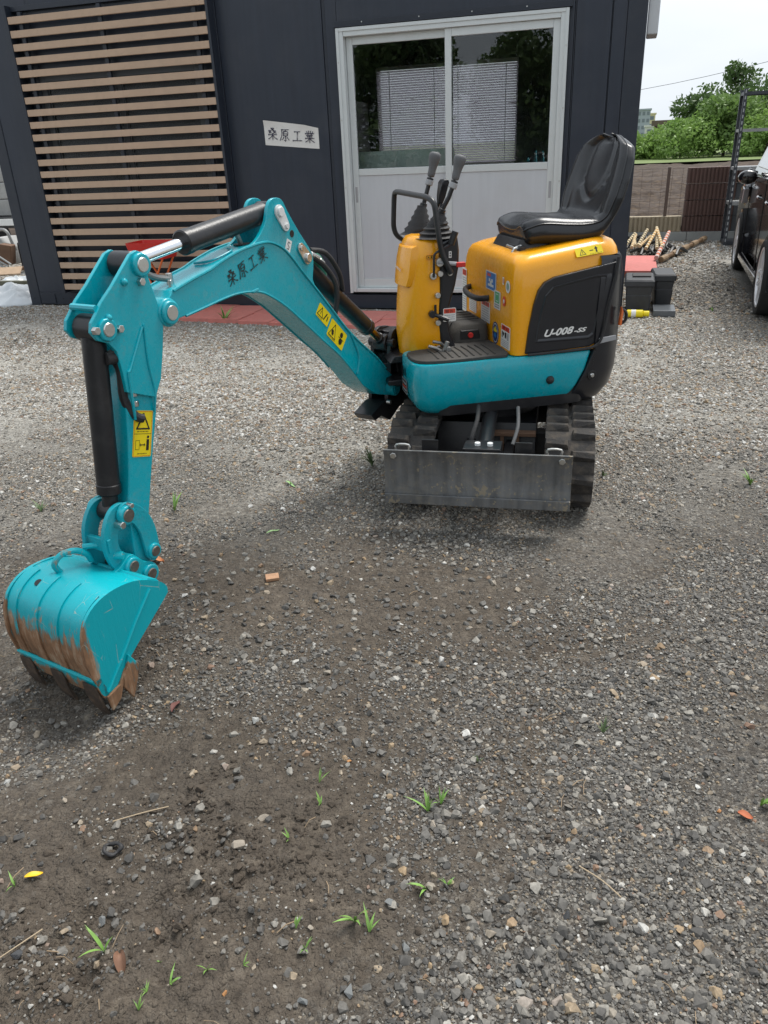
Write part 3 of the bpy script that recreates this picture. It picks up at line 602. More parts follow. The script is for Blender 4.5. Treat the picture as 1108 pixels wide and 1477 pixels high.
    g = Geo(); g.cyl(FB(1.085,0,.975), FB(1.085,0,1.005), .010, 6); g.cyl(FB(1.105,.02,.965), FB(1.105,.02,.99), .006, 8); obj('bolt', g, STEEL, BM)
    g = Geo(); g.tube([FB(1.09,0,.99), FB(1.13,-.01,1.0), FB(1.165,-.015,1.02)], .009, 10, smooth=4); obj('pipe', g, GALV, BM)
    # ---- cylinders
    def hcyl(name, p0, p1, L0, L1, r, rr, mrod, eye_w=.03):
        a, b = FB(*p0), FB(*p1); d = (b-a).normalized(); g = Geo()
        A, B = a+d*L0, a+d*L1
        g.cyl(A, B, r, 32, ch=.003); g.cyl(B-d*.012, B+d*.02, r*1.06, 32, ch=.004); g.cyl(A+d*.10, A+d*.102, r*1.004, 32, ch=.0003)
        sdir_ = FB(0,1,0)-FB(0,0,0); g.cyl(a-sdir_*eye_w, a+sdir_*eye_w, r*.95, 24); g.cyl(a, A+d*.01, r*.8, 20)
        c = obj(name, g, BLKM, T, ang=40)
        g = Geo(); g.cyl(B, b-d*.02, rr, 24, ch=.001); obj('piston_rod', g, mrod, c)
        g = Geo(); g.cyl(b-sdir_*eye_w, b+sdir_*eye_w, rr*1.7, 24); g.cyl(b-d*.05, b, rr*1.35, 20); obj('rod_eye', g, BLKM, c)
        return c
    ac = hcyl('arm_cylinder', (.628,0,1.127), (1.232,0,1.049), .02, .375, .0335, .0165, CHROME)
    bc = hcyl('bucket_cylinder', (1.377,0,.911), (1.438,0,.420), .02, .425, .031, .016, BLKM)
    hcyl('boom_cylinder', (.499,0,.971), (-.055,0,.560), .03, .535, .032, .017, BRZ)
    g = Geo(); g.tube([FB(1.345,.0,.84), FB(1.34,.03,.80), FB(1.345,.03,.72), FB(1.33,.04,.67), FB(1.31,.05,.655)], .0125, 10, smooth=4); g.cyl(FB(1.38,.03,.835), FB(1.33,.035,.83), .017); obj('cylinder_hose', g, RUB, bc)
    g = Geo()
    for k in range(4): g.cyl(FB(1.318,.036,.79-.028*k), FB(1.319,.036,.775-.028*k), .0125-.001*(k % 2), 12)
    parts('hose_fitting', g, STEEL, bc)
    g = Geo(); g.tube([FB(.44,.035,.965), FB(.38,.04,.925), FB(.335,.05,.86), FB(.33,.045,.79), FB(.34,.03,.72)], .0095, 10, smooth=5); g.tube([FB(.42,.01,.985), FB(.34,.02,.965), FB(.28,.03,.89), FB(.25,.02,.82)], .009, 10, smooth=5); parts('boom_hose', g, RUB, T)
    g = Geo(); g.cyl(FB(.45,.03,.975), FB(.41,.035,.955), .012); g.cyl(FB(.405,.035,.952), FB(.385,.038,.935), .009, 6); parts('hose_fitting', g, STEEL, T)
    g = Geo(); g.tube([FB(.39,-.02,.955), FB(.35,-.02,.94), FB(.33,-.02,.90), FB(.335,-.02,.87)], .026, 14, smooth=3); obj('green_protective_sleeve', g, mat('green_wrap', (.02,.16,.11), .5, var=.3, bump=.5, bscale=60), T)
    # ================= arm
    up = [(1.190,.935),(1.200,.975),(1.211,1.017),(1.203,1.05),(1.212,1.075),(1.236,1.085),(1.258,1.078),(1.335,1.01),(1.377,.978),(1.401,.952),(1.418,.935),(1.425,.912),(1.410,.890),(1.378,.876),(1.358,.85),(1.352,.793),(1.350,.74),(1.255,.70),(1.225,.745),(1.203,.813),(1.186,.88)]
    g = Geo()
    for o_ in (-.0525, .0405): g.prism(up, o_, o_+.012, FB)
    AR = obj('arm', g, TEAL, T, bevel=.002, ang=25)
    lo = [(1.190,.90),(1.203,.813),(1.227,.732),(1.252,.649),(1.280,.572),(1.315,.465),(1.346,.367),(1.362,.28),(1.370,.225),(1.375,.20),(1.397,.182),(1.42,.20),(1.425,.25),(1.418,.32),(1.411,.423),(1.385,.52),(1.368,.602),(1.355,.68),(1.345,.75),(1.318,.80),(1.27,.86)]
    g = Geo(); g.prism(lo, -.0405, .0405, FB); obj('arm_tube', g, TEAL, AR, bevel=.006, seg=3, ang=25)
    g = Geo(); g.tube([FB(1.262,.0535,.895), FB(1.325,.0535,.80), FB(1.335,.0535,.785), FB(1.338,.052,.70), FB(1.335,.047,.66)], .0042, 6, smooth=3); g.tube([FB(1.255,.0535,.90), FB(1.262,.0535,.80), FB(1.255,.052,.72), FB(1.262,.045,.66)], .0035, 6, smooth=3)
    g.tube([FB(1.29,-.055,.97), FB(1.29,.042,.97)], .009, 8); g.tube([FB(1.39,-.045,.965), FB(1.39,.045,.965)], .009, 8)
    obj('weld_bead', g, TEAL, AR)
    for s_, z_ in ((1.275,1.015),(1.365,.938)):
        g = Geo(); g.sphere(FB(s_+.02 if s_ < 1.3 else s_, .054, z_), .010, 12, (1,1,1)); parts('stud', g, TEAL, AR)
    def pin(s_, z_, r_b, r_p, w=.062, far=True, par=AR):
        g = Geo(); g.cyl(FB(s_,-w,z_), FB(s_,-.045,z_), r_b, 26); obj('pin_boss', g, TEAL, par, bevel=.002)
        g = Geo(); g.cyl(FB(s_,.048,z_), FB(s_,w,z_), r_b, 26); p = obj('pin_boss', g, TEAL, par, bevel=.002)
        g = Geo(); g.cyl(FB(s_,-.05,z_), FB(s_,w+.003,z_), r_p, 24); obj('pin_end', g, STEEL if par is AR else DKST, par); return p
    pin(1.232,1.049,.030,.019,.064); pin(1.377,.911,.029,.018,.062)
    g = Geo()
    for s_, z_ in ((1.243,1.008),(1.415,.916),(1.34,.906)): g.cyl(FB(s_,.052,z_), FB(s_,.066,z_), .0105, 6)
    parts('bolt', g, STEEL, AR)
    g = Geo(); g.cyl(FB(1.232,-.036,1.049), FB(1.232,.036,1.049), .034, 24); g.cyl(FB(1.377,-.036,.911), FB(1.377,.036,.911), .036, 24); parts('cylinder_eye', g, BLKM, AR)
    d = Decal(AR, FB(1.366,.0412,.560), (FB(-.955,0,-.29)-FB(0,0,0)), None or ((FB(0,1,0)-FB(0,0,0)).cross(FB(-.955,0,-.29)-FB(0,0,0))), .067, .128, STY, r=.06)
    d.line([(.04,.02),(.96,.02),(.96,.98),(.04,.98),(.04,.02)], .0012, STR).line([(.04,.5),(.96,.5)], .0012, STK).tri(.5,.77,.33,.16,.0045,STK).lines(.2,.53,.8,.57,1,STK)
    d.line([(.14,.16),(.34,.16),(.34,.36),(.14,.36),(.14,.16)], .001, STK).rect(.42,.25,.6,.27,STK).poly([(.42,.22),(.42,.30),(.36,.26)],STK).poly([(.6,.22),(.6,.30),(.66,.26)],STK).rect(.72,.14,.86,.38,STK).disc(.79,.43,.004,STK).lines(.25,.05,.75,.09,1,STK); d.done()
    # ================= bucket links
    l1 = [(1.500,.475),(1.520,.430),(1.530,.394),(1.532,.342),(1.520,.295),(1.493,.255),(1.455,.238),(1.430,.252),(1.432,.275),(1.454,.297),(1.475,.314),(1.482,.344),(1.474,.38),(1.463,.41),(1.440,.395),(1.415,.404),(1.410,.43),(1.43,.452),(1.46,.458)]
    l1 = [(1.438,.452),(1.468,.447),(1.492,.425),(1.512,.385),(1.517,.335),(1.505,.285),(1.478,.248),(1.448,.240),(1.425,.258),(1.430,.288),(1.452,.305),(1.468,.325),(1.470,.355),(1.455,.388),(1.430,.390),(1.410,.408),(1.414,.438)]
    g = Geo()
    for o_ in (-.046, .032): g.prism(sm2(l1, 3, True), o_, o_+.014, FB)
    g.prism([(1.495,.33),(1.508,.33),(1.508,.37),(1.495,.37)], -.05, .05, FB)
    LK = obj('bucket_link', g, TEALR, T, bevel=.002)
    l2 = [(1.440,.452),(1.415,.448),(1.388,.428),(1.362,.395),(1.346,.351),(1.342,.30),(1.345,.262),(1.367,.243),(1.390,.262),(1.395,.30),(1.40,.345),(1.415,.38),(1.43,.392),(1.455,.40),(1.462,.43)]
    g = Geo()
    for o_ in (-.058, .0475): g.prism(sm2(l2, 3, True), o_, o_+.010, FB)
    obj('guide_link', g, TEALR, T, bevel=.002)
    pin(1.438,.42,.027,.019,.070,par=LK); pin(1.453,.268,.027,.017,.068,par=LK); pin(1.367,.275,.023,.0155,.066,par=LK); pin(1.397,.216,.029,.017,.068,par=LK)
    g = Geo(); g.cyl(FB(1.465,.045,.402), FB(1.465,.074,.402), .010, 10); g.cyl(FB(1.425,.055,.445), FB(1.425,.076,.445), .007, 10)
    parts('bolt', g, STEEL, LK)
    build_bucket(T)
    return T
def round_path(P, r, n=5):
    P = [Vector(p) for p in P]; out = [P[0]]
    for i in range(1, len(P)-1):
        a, b, c = P[i-1], P[i], P[i+1]; d0 = min(r, (a-b).length*.45); d1 = min(r, (c-b).length*.45)
        p0 = b+(a-b).normalized()*d0; p1 = b+(c-b).normalized()*d1
        for k in range(n+1): t = k/n; out.append(p0*(1-t)**2+b*2*t*(1-t)+p1*t*t)
    out.append(P[-1]); return out
def build_seat(T):
    # one closed shell swept along the seat's spine; u across, v along
    spine = catmull([Vector(q) for q in ((-.058,.962,0),(-.12,.977,0),(-.21,.972,0),(-.285,.971,0),(-.338,.986,0),(-.374,1.026,0),(-.398,1.085,0),(-.418,1.15,0),(-.438,1.22,0),(-.455,1.268,0),(-.467,1.293,0))], 9)
    n = len(spine); NU = 56; cb = .02
    def wid(v):  # half width
        x = [0,.04,.12,.3,.44,.52,.6,.7,.8,.88,.94,.98,1.0]; y = [.155,.190,.208,.220,.232,.244,.256,.254,.236,.200,.132,.088,.045]; return float(np.interp(v, x, y))
    def thk(v): return float(np.interp(v, [0,.03,.1,.4,.5,.9,1.0], [.026,.046,.053,.046,.026,.022,.015]))
    rings = []
    for i, p in enumerate(spine):
        v = i/(n-1); t = (spine[min(i+1,n-1)]-spine[max(i-1,0)]).normalized(); nn = Vector((t.y, -t.x, 0))   # outward = occupant side
        w, th = wid(v), thk(v); ring = []
        back = max(0, min(1, (v-.48)/.1))
        for k in range(NU):
            H_ = NU//2
            if k <= H_: cx = math.cos(PI*.5*(1-(1-2*k/H_))) if k in (0, H_) else (1-2*k/H_)*.985; cy = (1-abs(cx)**3.2)**.5
            else: kk = k-H_; cx = -(1-2*kk/H_)*.985; cy = -(1-abs(cx)**4)**.5
            if k == 0 or k == H_: cy = 0.
            h = cy*th
            if cy > .0:
                u = cx
                bol = (.018+.008*back)*math.exp(-((abs(u)-.78)/.2)**2)*(1-.2*back) - .012*math.exp(-(u/.55)**2)
                hump = 0
                if back < .5: bol -= .010*math.exp(-(u/.5)**2)*math.sin(PI*min(1, max(0, (v-.15)/.33)))
                # sewn channels of the backrest
                if back > 0:
                    vv = (v-.5)/.5; cen = .36+.14*vv
                    hump = .010*math.exp(-((vv-.28)/.2)**2)*math.exp(-(u/.5)**2)-.012*math.exp(-((abs(u)-cen)/.05)**2)*max(0, min(1, (vv-.25)/.15))-.012*math.exp(-((vv-.42+.25*(1-min(1,abs(u)/cen)**2))/.035)**2)*(1 if abs(u) < cen else 0)
                    hump -= .010*math.exp(-((abs(u)-.66)/.05)**2)*math.exp(-((vv-.05)/.3)**2)
                bol *= 1-.75*math.exp(-((v-.44)/.09)**2); h += (bol+hump)*min(1, cy*1.6)
            else: h *= .9
            P = p+nn*h; ring.append(FU(P.x, cb+cx*w, P.y))
        rings.append(ring)
    g = Geo(); g.loft(rings); S = obj('seat', g, SEATM, T, ang=180, sub=1)
    L = [rings[i][1] for i in range(1, n-1)]; R = [rings[i][NU//2-1] for i in range(1, n-1)]
    edge = L+[rings[n-1][k] for k in range(1, NU//2)][::3]+R[::-1]
    g = Geo(); g.tube(edge, .0032, 6); g.tube([rings[1][k] for k in range(1, NU//2)], .003, 6); obj('piping', g, SEATM, S)
def build_bucket(T):
    m = bpy.data.materials.new('bucket_paint_rust'); m.use_nodes = True; n, l = m.node_tree.nodes, m.node_tree.links; b = n['Principled BSDF']
    tc = n.new('ShaderNodeTexCoord'); at = n.new('ShaderNodeAttribute'); at.attribute_name = 'wear'
    mp = n.new('ShaderNodeMapping'); mp.inputs['Scale'].default_value = (90, 90, 9); l.new(tc.outputs['Object'], mp.inputs[0])
    s1 = n.new('ShaderNodeTexNoise'); s1.inputs['Scale'].default_value = 1; s1.inputs['Detail'].default_value = 6; s1.inputs['Roughness'].default_value = .7; l.new(mp.outputs[0], s1.inputs['Vector'])
    s2 = n.new('ShaderNodeTexNoise'); s2.inputs['Scale'].default_value = 22; s2.inputs['Detail'].default_value = 8; l.new(tc.outputs['Object'], s2.inputs['Vector'])
    ad = n.new('ShaderNodeMath'); ad.operation = 'MULTIPLY_ADD'; l.new(s1.outputs['Fac'], ad.inputs[0]); ad.inputs[1].default_value = .9; l.new(at.outputs['Fac'], ad.inputs[2])
    ad2 = n.new('ShaderNodeMath'); ad2.operation = 'MULTIPLY_ADD'; l.new(s2.outputs['Fac'], ad2.inputs[0]); ad2.inputs[1].default_value = .5; l.new(ad.outputs[0], ad2.inputs[2])
    r = n.new('ShaderNodeMapRange'); r.inputs['From Min'].default_value = 1.12; r.inputs['From Max'].default_value = 1.26; l.new(ad2.outputs[0], r.inputs['Value'])
    cr = n.new('ShaderNodeValToRGB'); e = cr.color_ramp.elements; e[0].position = .3; e[0].color = (.085,.045,.025,1); e[1].position = .7; e[1].color = (.46,.37,.27,1); x = e.new(.52); x.color = (.27,.145,.075,1); cm_ = n.new('ShaderNodeMix'); cm_.inputs[0].default_value = .45; l.new(s1.outputs['Fac'], cm_.inputs[2]); l.new(s2.outputs['Fac'], cm_.inputs[3]); l.new(cm_.outputs[0], cr.inputs[0])
    mx = n.new('ShaderNodeMix'); mx.data_type = 'RGBA'; l.new(r.outputs[0], mx.inputs['Factor']); mx.inputs['A'].default_value = (.0,.39,.455,1); l.new(cr.outputs[0], mx.inputs['B'])
    # dusty scratches
    sc = n.new('ShaderNodeTexVoronoi'); sc.feature = 'DISTANCE_TO_EDGE'; sc.inputs['Scale'].default_value = 11; mp2 = n.new('ShaderNodeMapping'); mp2.inputs['Scale'].default_value = (2.2,1.6,.7); mp2.inputs['Rotation'].default_value = (.6,.4,.3); l.new(tc.outputs['Object'], mp2.inputs[0]); l.new(mp2.outputs[0], sc.inputs['Vector'])
    sr = n.new('ShaderNodeMapRange'); sr.inputs['From Min'].default_value = .010; sr.inputs['From Max'].default_value = .0; sr.inputs['To Max'].default_value = 1.0; l.new(sc.outputs[0], sr.inputs['Value'])
    s3 = n.new('ShaderNodeTexNoise'); s3.inputs['Scale'].default_value = 17; s3.inputs['Detail'].default_value = 3; l.new(tc.outputs['Object'], s3.inputs['Vector'])
    g3 = n.new('ShaderNodeMapRange'); g3.inputs['From Min'].default_value = .52; g3.inputs['From Max'].default_value = .60; g3.inputs['To Max'].default_value = .85; l.new(s3.outputs['Fac'], g3.inputs['Value'])
    sm_ = n.new('ShaderNodeMath'); sm_.operation = 'MULTIPLY'; l.new(sr.outputs[0], sm_.inputs[0]); l.new(g3.outputs[0], sm_.inputs[1])
    m2 = n.new('ShaderNodeMix'); m2.data_type = 'RGBA'; l.new(sm_.outputs[0], m2.inputs['Factor']); l.new(mx.outputs['Result'], m2.inputs['A']); m2.inputs['B'].default_value = (.42,.42,.33,1)
    l.new(m2.outputs['Result'], b.inputs['Base Color'])
    rr = n.new('ShaderNodeMapRange'); rr.inputs['To Min'].default_value = .36; rr.inputs['To Max'].default_value = .8; l.new(r.outputs[0], rr.inputs['Value']); l.new(rr.outputs[0], b.inputs['Roughness'])
    bu = n.new('ShaderNodeBump'); bu.inputs['Strength'].default_value = .35; bu.inputs['Distance'].default_value = .003; l.new(s1.outputs['Fac'], bu.inputs['Height']); l.new(bu.outputs[0], b.inputs['Normal'])
    def wear(o, f):
        a = o.data.attributes.new('wear', 'FLOAT', 'POINT'); F0 = FB(0,0,0); ds = FB(1,0,0)-F0; do = FB(0,1,0)-F0
        vals = []
        for v in o.data.vertices: q = v.co-F0; vals.append(f(q.dot(ds), q.dot(do), v.co.z))
        a.data.foreach_set('value', vals)
    W = .160; WF = .146
    shell = [(1.452,.236),(1.475,.258),(1.510,.277),(1.56,.294),(1.62,.299),(1.666,.285),(1.700,.257),(1.717,.216),(1.722,.157),(1.716,.11),(1.713,.085)]
    C_ = [(p.x, p.y) for p in catmull([Vector((a, z, 0)) for a, z in shell], 5)]
    g = Geo(); nO = 13; th = .007; n_ = len(C_)
    def off(i, d):
        a, c = C_[max(i-1,0)], C_[min(i+1,n_-1)]; t = Vector((c[0]-a[0], c[1]-a[1])).normalized(); nn = Vector((t.y, -t.x)); 
        return (C_[i][0]-nn.x*d, C_[i][1]-nn.y*d)
    for sgn in (0, 1):
        vs = []; 
        for i in range(n_):
            p = C_[i] if sgn == 0 else off(i, -th)
            for j in range(nO): vs.append(FB(p[0], -WF+(W+WF)*j/(nO-1), p[1]))
        f = [(i*nO+j, i*nO+j+1, (i+1)*nO+j+1, (i+1)*nO+j) for i in range(n_-1) for j in range(nO-1)]
        g.add(vs, f)
    o2 = n_*nO
    for i in range(n_-1):
        for j in (0, nO-1): g.f.append((i*nO+j, (i+1)*nO+j, o2+(i+1)*nO+j, o2+i*nO+j))
    for j in range(nO-1):
        for i in (0, n_-1): g.f.append((i*nO+j, i*nO+j+1, o2+i*nO+j+1, o2+i*nO+j))
    B = obj('bucket', g, m, T, ang=40)
    rust = lambda s_, o_, z_: max(0., min(.85, (.33-z_)*3.9 if s_ > 1.60 else 0.))
    wear(B, rust)
    side = [(1.460,.250),(1.510,.280),(1.56,.297),(1.62,.3015),(1.670,.290),(1.708,.261),(1.7275,.217),(1.733,.157),(1.726,.11),(1.716,.07),(1.704,.030),(1.672,.022),(1.655,.036),(1.605,.084),(1.45,.190),(1.435,.205),(1.437,.225)]
    for o_ in (-WF-.004, W-.005):
        g = Geo(); sp = sm2(side, 3, True); c = (1.60,.18); K = 5; rings = []
        for k in range(K+1):
            t = 1-k/K*.96; rings.append([(c[0]+(a-c[0])*t, c[1]+(z-c[1])*t) for a, z in sp])
        g.loft([[FB(a, o_, z) for a, z in r] for r in rings[::-1]]+[[FB(a, o_+.009, z) for a, z in r] for r in rings], cap=True)
        o = obj('side_plate', g, m, B, ang=40); wear(o, lambda s_, o__, z_: max(0, min(.75, (s_-1.672)*14 if z_ < .27 else 0)) if z_ > .06 else .1)
    g = Geo(); 
    for o_ in (-WF-.005, W+.005): g.tube([FB(1.495,o_,.245), FB(1.56,o_,.18), FB(1.63,o_,.10), FB(1.69,o_,.035)], .0042, 6)
    o = obj('weld_bead', g, m, B); wear(o, lambda *q: 0)
    # wear strips on the shell
    for o0, o1, i0, i1 in ((-.140,-.105,20,50), (-.06,-.02,20,52), (.03,.06,20,52), (.11,.15,22,50)):
        g = Geo(); R = []
        for i in range(i0, min(i1, n_)): a = off(i, .0045); bq = off(i, -.001); R.append([FB(a[0],o0,a[1]), FB(a[0],o1,a[1]), FB(bq[0],o1,bq[1]), FB(bq[0],o0,bq[1])])
        g.loft(R); o = obj('wear_strip', g, m, B, bevel=.0012); wear(o, rust)
    g = Geo(); g.prism([(1.700,.088),(1.719,.088),(1.717,.06),(1.704,.022),(1.690,.022),(1.69,.05)], -WF-.004, W+.004, FB); o = obj('cutting_lip', g, m, B, bevel=.002); wear(o, lambda s_, o_, z_: .62 if z_ < .075 else .2)
    g = Geo(); g.tube([FB(1.719,-WF,.086), FB(1.719,W,.086)], .0055, 8); o = obj('lip_weld', g, m, B); wear(o, lambda *q: .12)
    for o_ in (-.120, .008, .135):
        g = Geo(); hw = .02
        g.loft([[FB(s_, o_+a*w_, z_+b*h_) for a, b in ((-1,-1),(1,-1),(1,1),(-1,1))] for s_, z_, w_, h_ in ((1.722,.068,.024,.006),(1.719,.05,.027,.014),(1.712,.02,.025,.017),(1.704,-.008,.022,.015),(1.694,-.032,.018,.010),(1.684,-.056,.012,.004))])
        o = obj('tooth', g, mat('worn_tooth_steel', (.055,.040,.030), .7, var=.4, vscale=30, bump=.6, bscale=90, dust=.6, dcol=(.20,.13,.08), dscale=26), B, bevel=.003)
    for o_ in (-WF-.012, W+.004):
        g = Geo(); g.prism([(1.610,.105),(1.585,.060),(1.598,.018),(1.622,-.030),(1.645,.020),(1.640,.055),(1.622,.075)], o_, o_+.010, FB); o = obj('side_cutter', g, m, B, bevel=.0025); wear(o, lambda s_, q, z_: .7 if z_ < .088 else .1)
        g = Geo(); g.prism([(1.628,.072),(1.655,.036),(1.70,.026),(1.692,-.025),(1.66,-.005),(1.640,.04)], o_, o_+.008, FB); o = obj('side_cutter', g, m, B, bevel=.0025); wear(o, lambda *q: .75)
    # ears, lifting hook, holes
    g = Geo()
    for o_ in (-.058, .044): g.prism(sm2([(1.385,.19),(1.365,.22),(1.38,.245),(1.41,.262),(1.44,.298),(1.465,.298),(1.485,.285),(1.52,.275),(1.56,.283),(1.56,.27),(1.50,.255),(1.46,.225),(1.435,.195)], 2, True), o_, o_+.014, FB)
    o = obj('bucket_ear', g, m, B, bevel=.002); wear(o, lambda *q: 0)
    g = Geo(); g.prism([(1.445,.23),(1.46,.255),(1.49,.275),(1.50,.268),(1.47,.24)], -WF, W, FB); o = obj('top_plate', g, m, B, bevel=.002); wear(o, lambda *q: 0)
    g = Geo(); g.tube([FB(1.60,-.050,.295), FB(1.612,-.050,.325), FB(1.590,-.042,.347), FB(1.555,-.03,.345), FB(1.53,-.02,.325), FB(1.52,-.02,.30)], .0085, 10, smooth=5); o = obj('lifting_hook', g, m, B); wear(o, lambda s_, q, z_: .42 if s_ > 1.57 else .15)
    g = Geo(); g.tube([FB(1.53,-.03,.345), FB(1.50,.0,.342), FB(1.475,.02,.322)], .0085, 8, smooth=4); g.cyl(FB(1.50,.02,.315), FB(1.475,.06,.312), .012); o = obj('hook_latch', g, m, B); wear(o, lambda *q: .1)
    g = Geo(); p = off(30, .001); q_ = off(30, .0018)
    def patch(i, o_, r):
        P = Vector(FB(*(off(i, .0006)[0], o_, off(i, .0006)[1]))); a = FB(C_[i+1][0],0,C_[i+1][1])-FB(C_[i-1][0],0,C_[i-1][1]); a.normalize(); bb_ = FB(0,1,0)-FB(0,0,0); nn_ = a.cross(bb_)
        N_ = FB(C_[i][0],0,C_[i][1])-FB(1.6,0,.16); nn_ = nn_ if nn_.dot(N_) > 0 else -nn_
        gg = Geo(); gg.cyl(P-nn_*.003, P+nn_*.0012, r, 18, ch=.0003); return gg
    obj('drain_hole', patch(24, -.07, .0105), STK, B); obj('drain_hole', patch(27, .045, .0095), mat('rusty_steel',(.16,.09,.055),.8), B)
EXC = build_excavator()

# ================================================================== GROUND
def _hash(ix, iy, s):
    h = (ix.astype(np.int64)*374761393+iy.astype(np.int64)*668265263+s*1442695041) & 0x7fffffff
    h = ((h ^ (h >> 13))*1274126177) & 0x7fffffff
    return ((h ^ (h >> 16)) & 0xffff)/65535.0
def vnoise(x, y, f, s=0):
    x, y = x*f, y*f; ix, iy = np.floor(x), np.floor(y); fx, fy = x-ix, y-iy
    fx, fy = fx*fx*(3-2*fx), fy*fy*(3-2*fy)
    a, b, c, d = _hash(ix,iy,s), _hash(ix+1,iy,s), _hash(ix,iy+1,s), _hash(ix+1,iy+1,s)
    return (a*(1-fx)+b*fx)*(1-fy)+(c*(1-fx)+d*fx)*fy-.5
def blob(x, y, cx, cy, rx, ry, rot=0.):
    c, s = math.cos(rot), math.sin(rot); u, v = (x-cx)*c+(y-cy)*s, -(x-cx)*s+(y-cy)*c
    return np.exp(-((u/rx)**2+(v/ry)**2))
def mudmask(x, y):
    m = 1.05*blob(x,y,-.78,.74,.36,.28,.4)+.8*blob(x,y,-.72,1.02,.26,.26,-.2)+.35*blob(x,y,-.42,1.0,.25,.3)+.5*blob(x,y,-.95,2.1,.8,.55)+.42*blob(x,y,-.3,1.95,.4,.5)+.35*blob(x,y,-1.45,1.75,.4,.5)+.2*blob(x,y,.25,2.2,.3,.5)+.3*blob(x,y,-1.15,1.45,.75,.75)+.3*blob(x,y,-.45,1.5,.35,.5)+.4*blob(x,y,-.98,1.0,.4,.4)+.55*blob(x,y,-.13,1.35,.09,.4,-.1)
    return np.clip(m+.5*vnoise(x,y,3.1,5)*(m > .1)+.3*vnoise(x,y,9.,6)*(m > .1), 0, 1)
def lightmask(x, y):      # the drier, paler gravel band in front of the cabin
    m = 1/(1+np.exp(-(y-3.30-.28*(x+.6)-.25*np.sin(x*1.3)+.8*vnoise(x,y,.9,8))*2.2))*.9
    m *= 1-.75*blob(x,y,.9,7.2,.75,2.2); m -= .25*blob(x,y,-.5,3.2,.6,.7)  # less pale beside the car and under the excavator
    return np.clip(m+.25*vnoise(x,y,1.7,9), 0, 1)
def hgt(x, y):
    m = mudmask(x, y); near = np.clip((9-y)/4, 0, 1)
    h = .010*vnoise(x,y,2.1,1)+.006*vnoise(x,y,6.,2)+.0035*vnoise(x,y,19.,3)+.0022*vnoise(x,y,55.,4)
    h = h*near
    b = 1.15*blob(x,y,-.80,.72,.34,.24,.4)+.75*blob(x,y,-.70,1.0,.20,.22,-.2)+.5*blob(x,y,-.13,1.35,.10,.4,-.1)
    rid = (1-2*np.abs(vnoise(x,y,8.5,12)))*.5+(1-2*np.abs(vnoise(x,y,17.,13)))*.25
    h += b*(.034*(rid-.4)+.026*vnoise(x,y,24.,14)+.012*vnoise(x,y,60.,15))
    h -= .062*blob(x,y,-1.30,1.27,.33,.19)
    u = .4*(np.abs(x+.49) < .6)*(np.abs(y-3.2) < .75); h = h*(1-u)
    return h
def ground_z(x, y): return float(hgt(np.array([x]), np.array([y]))[0])
def grade(segs):
    out = []
    for a, b, st in segs: out += list(np.arange(a, b-1e-6, st))
    return np.array(out+[segs[-1][1]])
gx = np.concatenate([-np.geomspace(600, 4.3, 26), grade([(-4.2,-2.3,.045),(-2.3,1.3,.0125),(1.3,3.,.045)]), np.geomspace(3.2, 600, 28)])
gy = np.concatenate([-np.geomspace(600, .6, 26), grade([(-.5,.3,.08),(.3,2.6,.0115),(2.6,5.,.024),(5.,12.,.1)]), np.geomspace(12.3, 900, 26)])
X, Y = np.meshgrid(gx, gy); X, Y = X.ravel(), Y.ravel(); Z = hgt(X, Y); Z = np.where((Y > 11.6), -.03, Z)
nx, ny = len(gx), len(gy)
idx = (np.arange(ny-1)[:, None]*nx+np.arange(nx-1)[None, :]).ravel()
me = bpy.data.meshes.new('ground'); me.vertices.add(nx*ny); me.vertices.foreach_set('co', np.stack([X, Y, Z], 1).ravel())
F = np.stack([idx, idx+1, idx+nx+1, idx+nx], 1); nf = len(F); me.loops.add(nf*4); me.polygons.add(nf)
me.polygons.foreach_set('loop_start', np.arange(nf)*4); me.loops.foreach_set('vertex_index', F.ravel()); me.update(calc_edges=True)
me.polygons.foreach_set('use_smooth', np.ones(nf, bool))
for nm, fn in (('mud', mudmask), ('dry', lightmask)): me.attributes.new(nm, 'FLOAT', 'POINT').data.foreach_set('value', fn(X, Y).astype(np.float32))
ground = bpy.data.objects.new('ground', me); COL.objects.link(ground); ground['kind'] = 'structure'
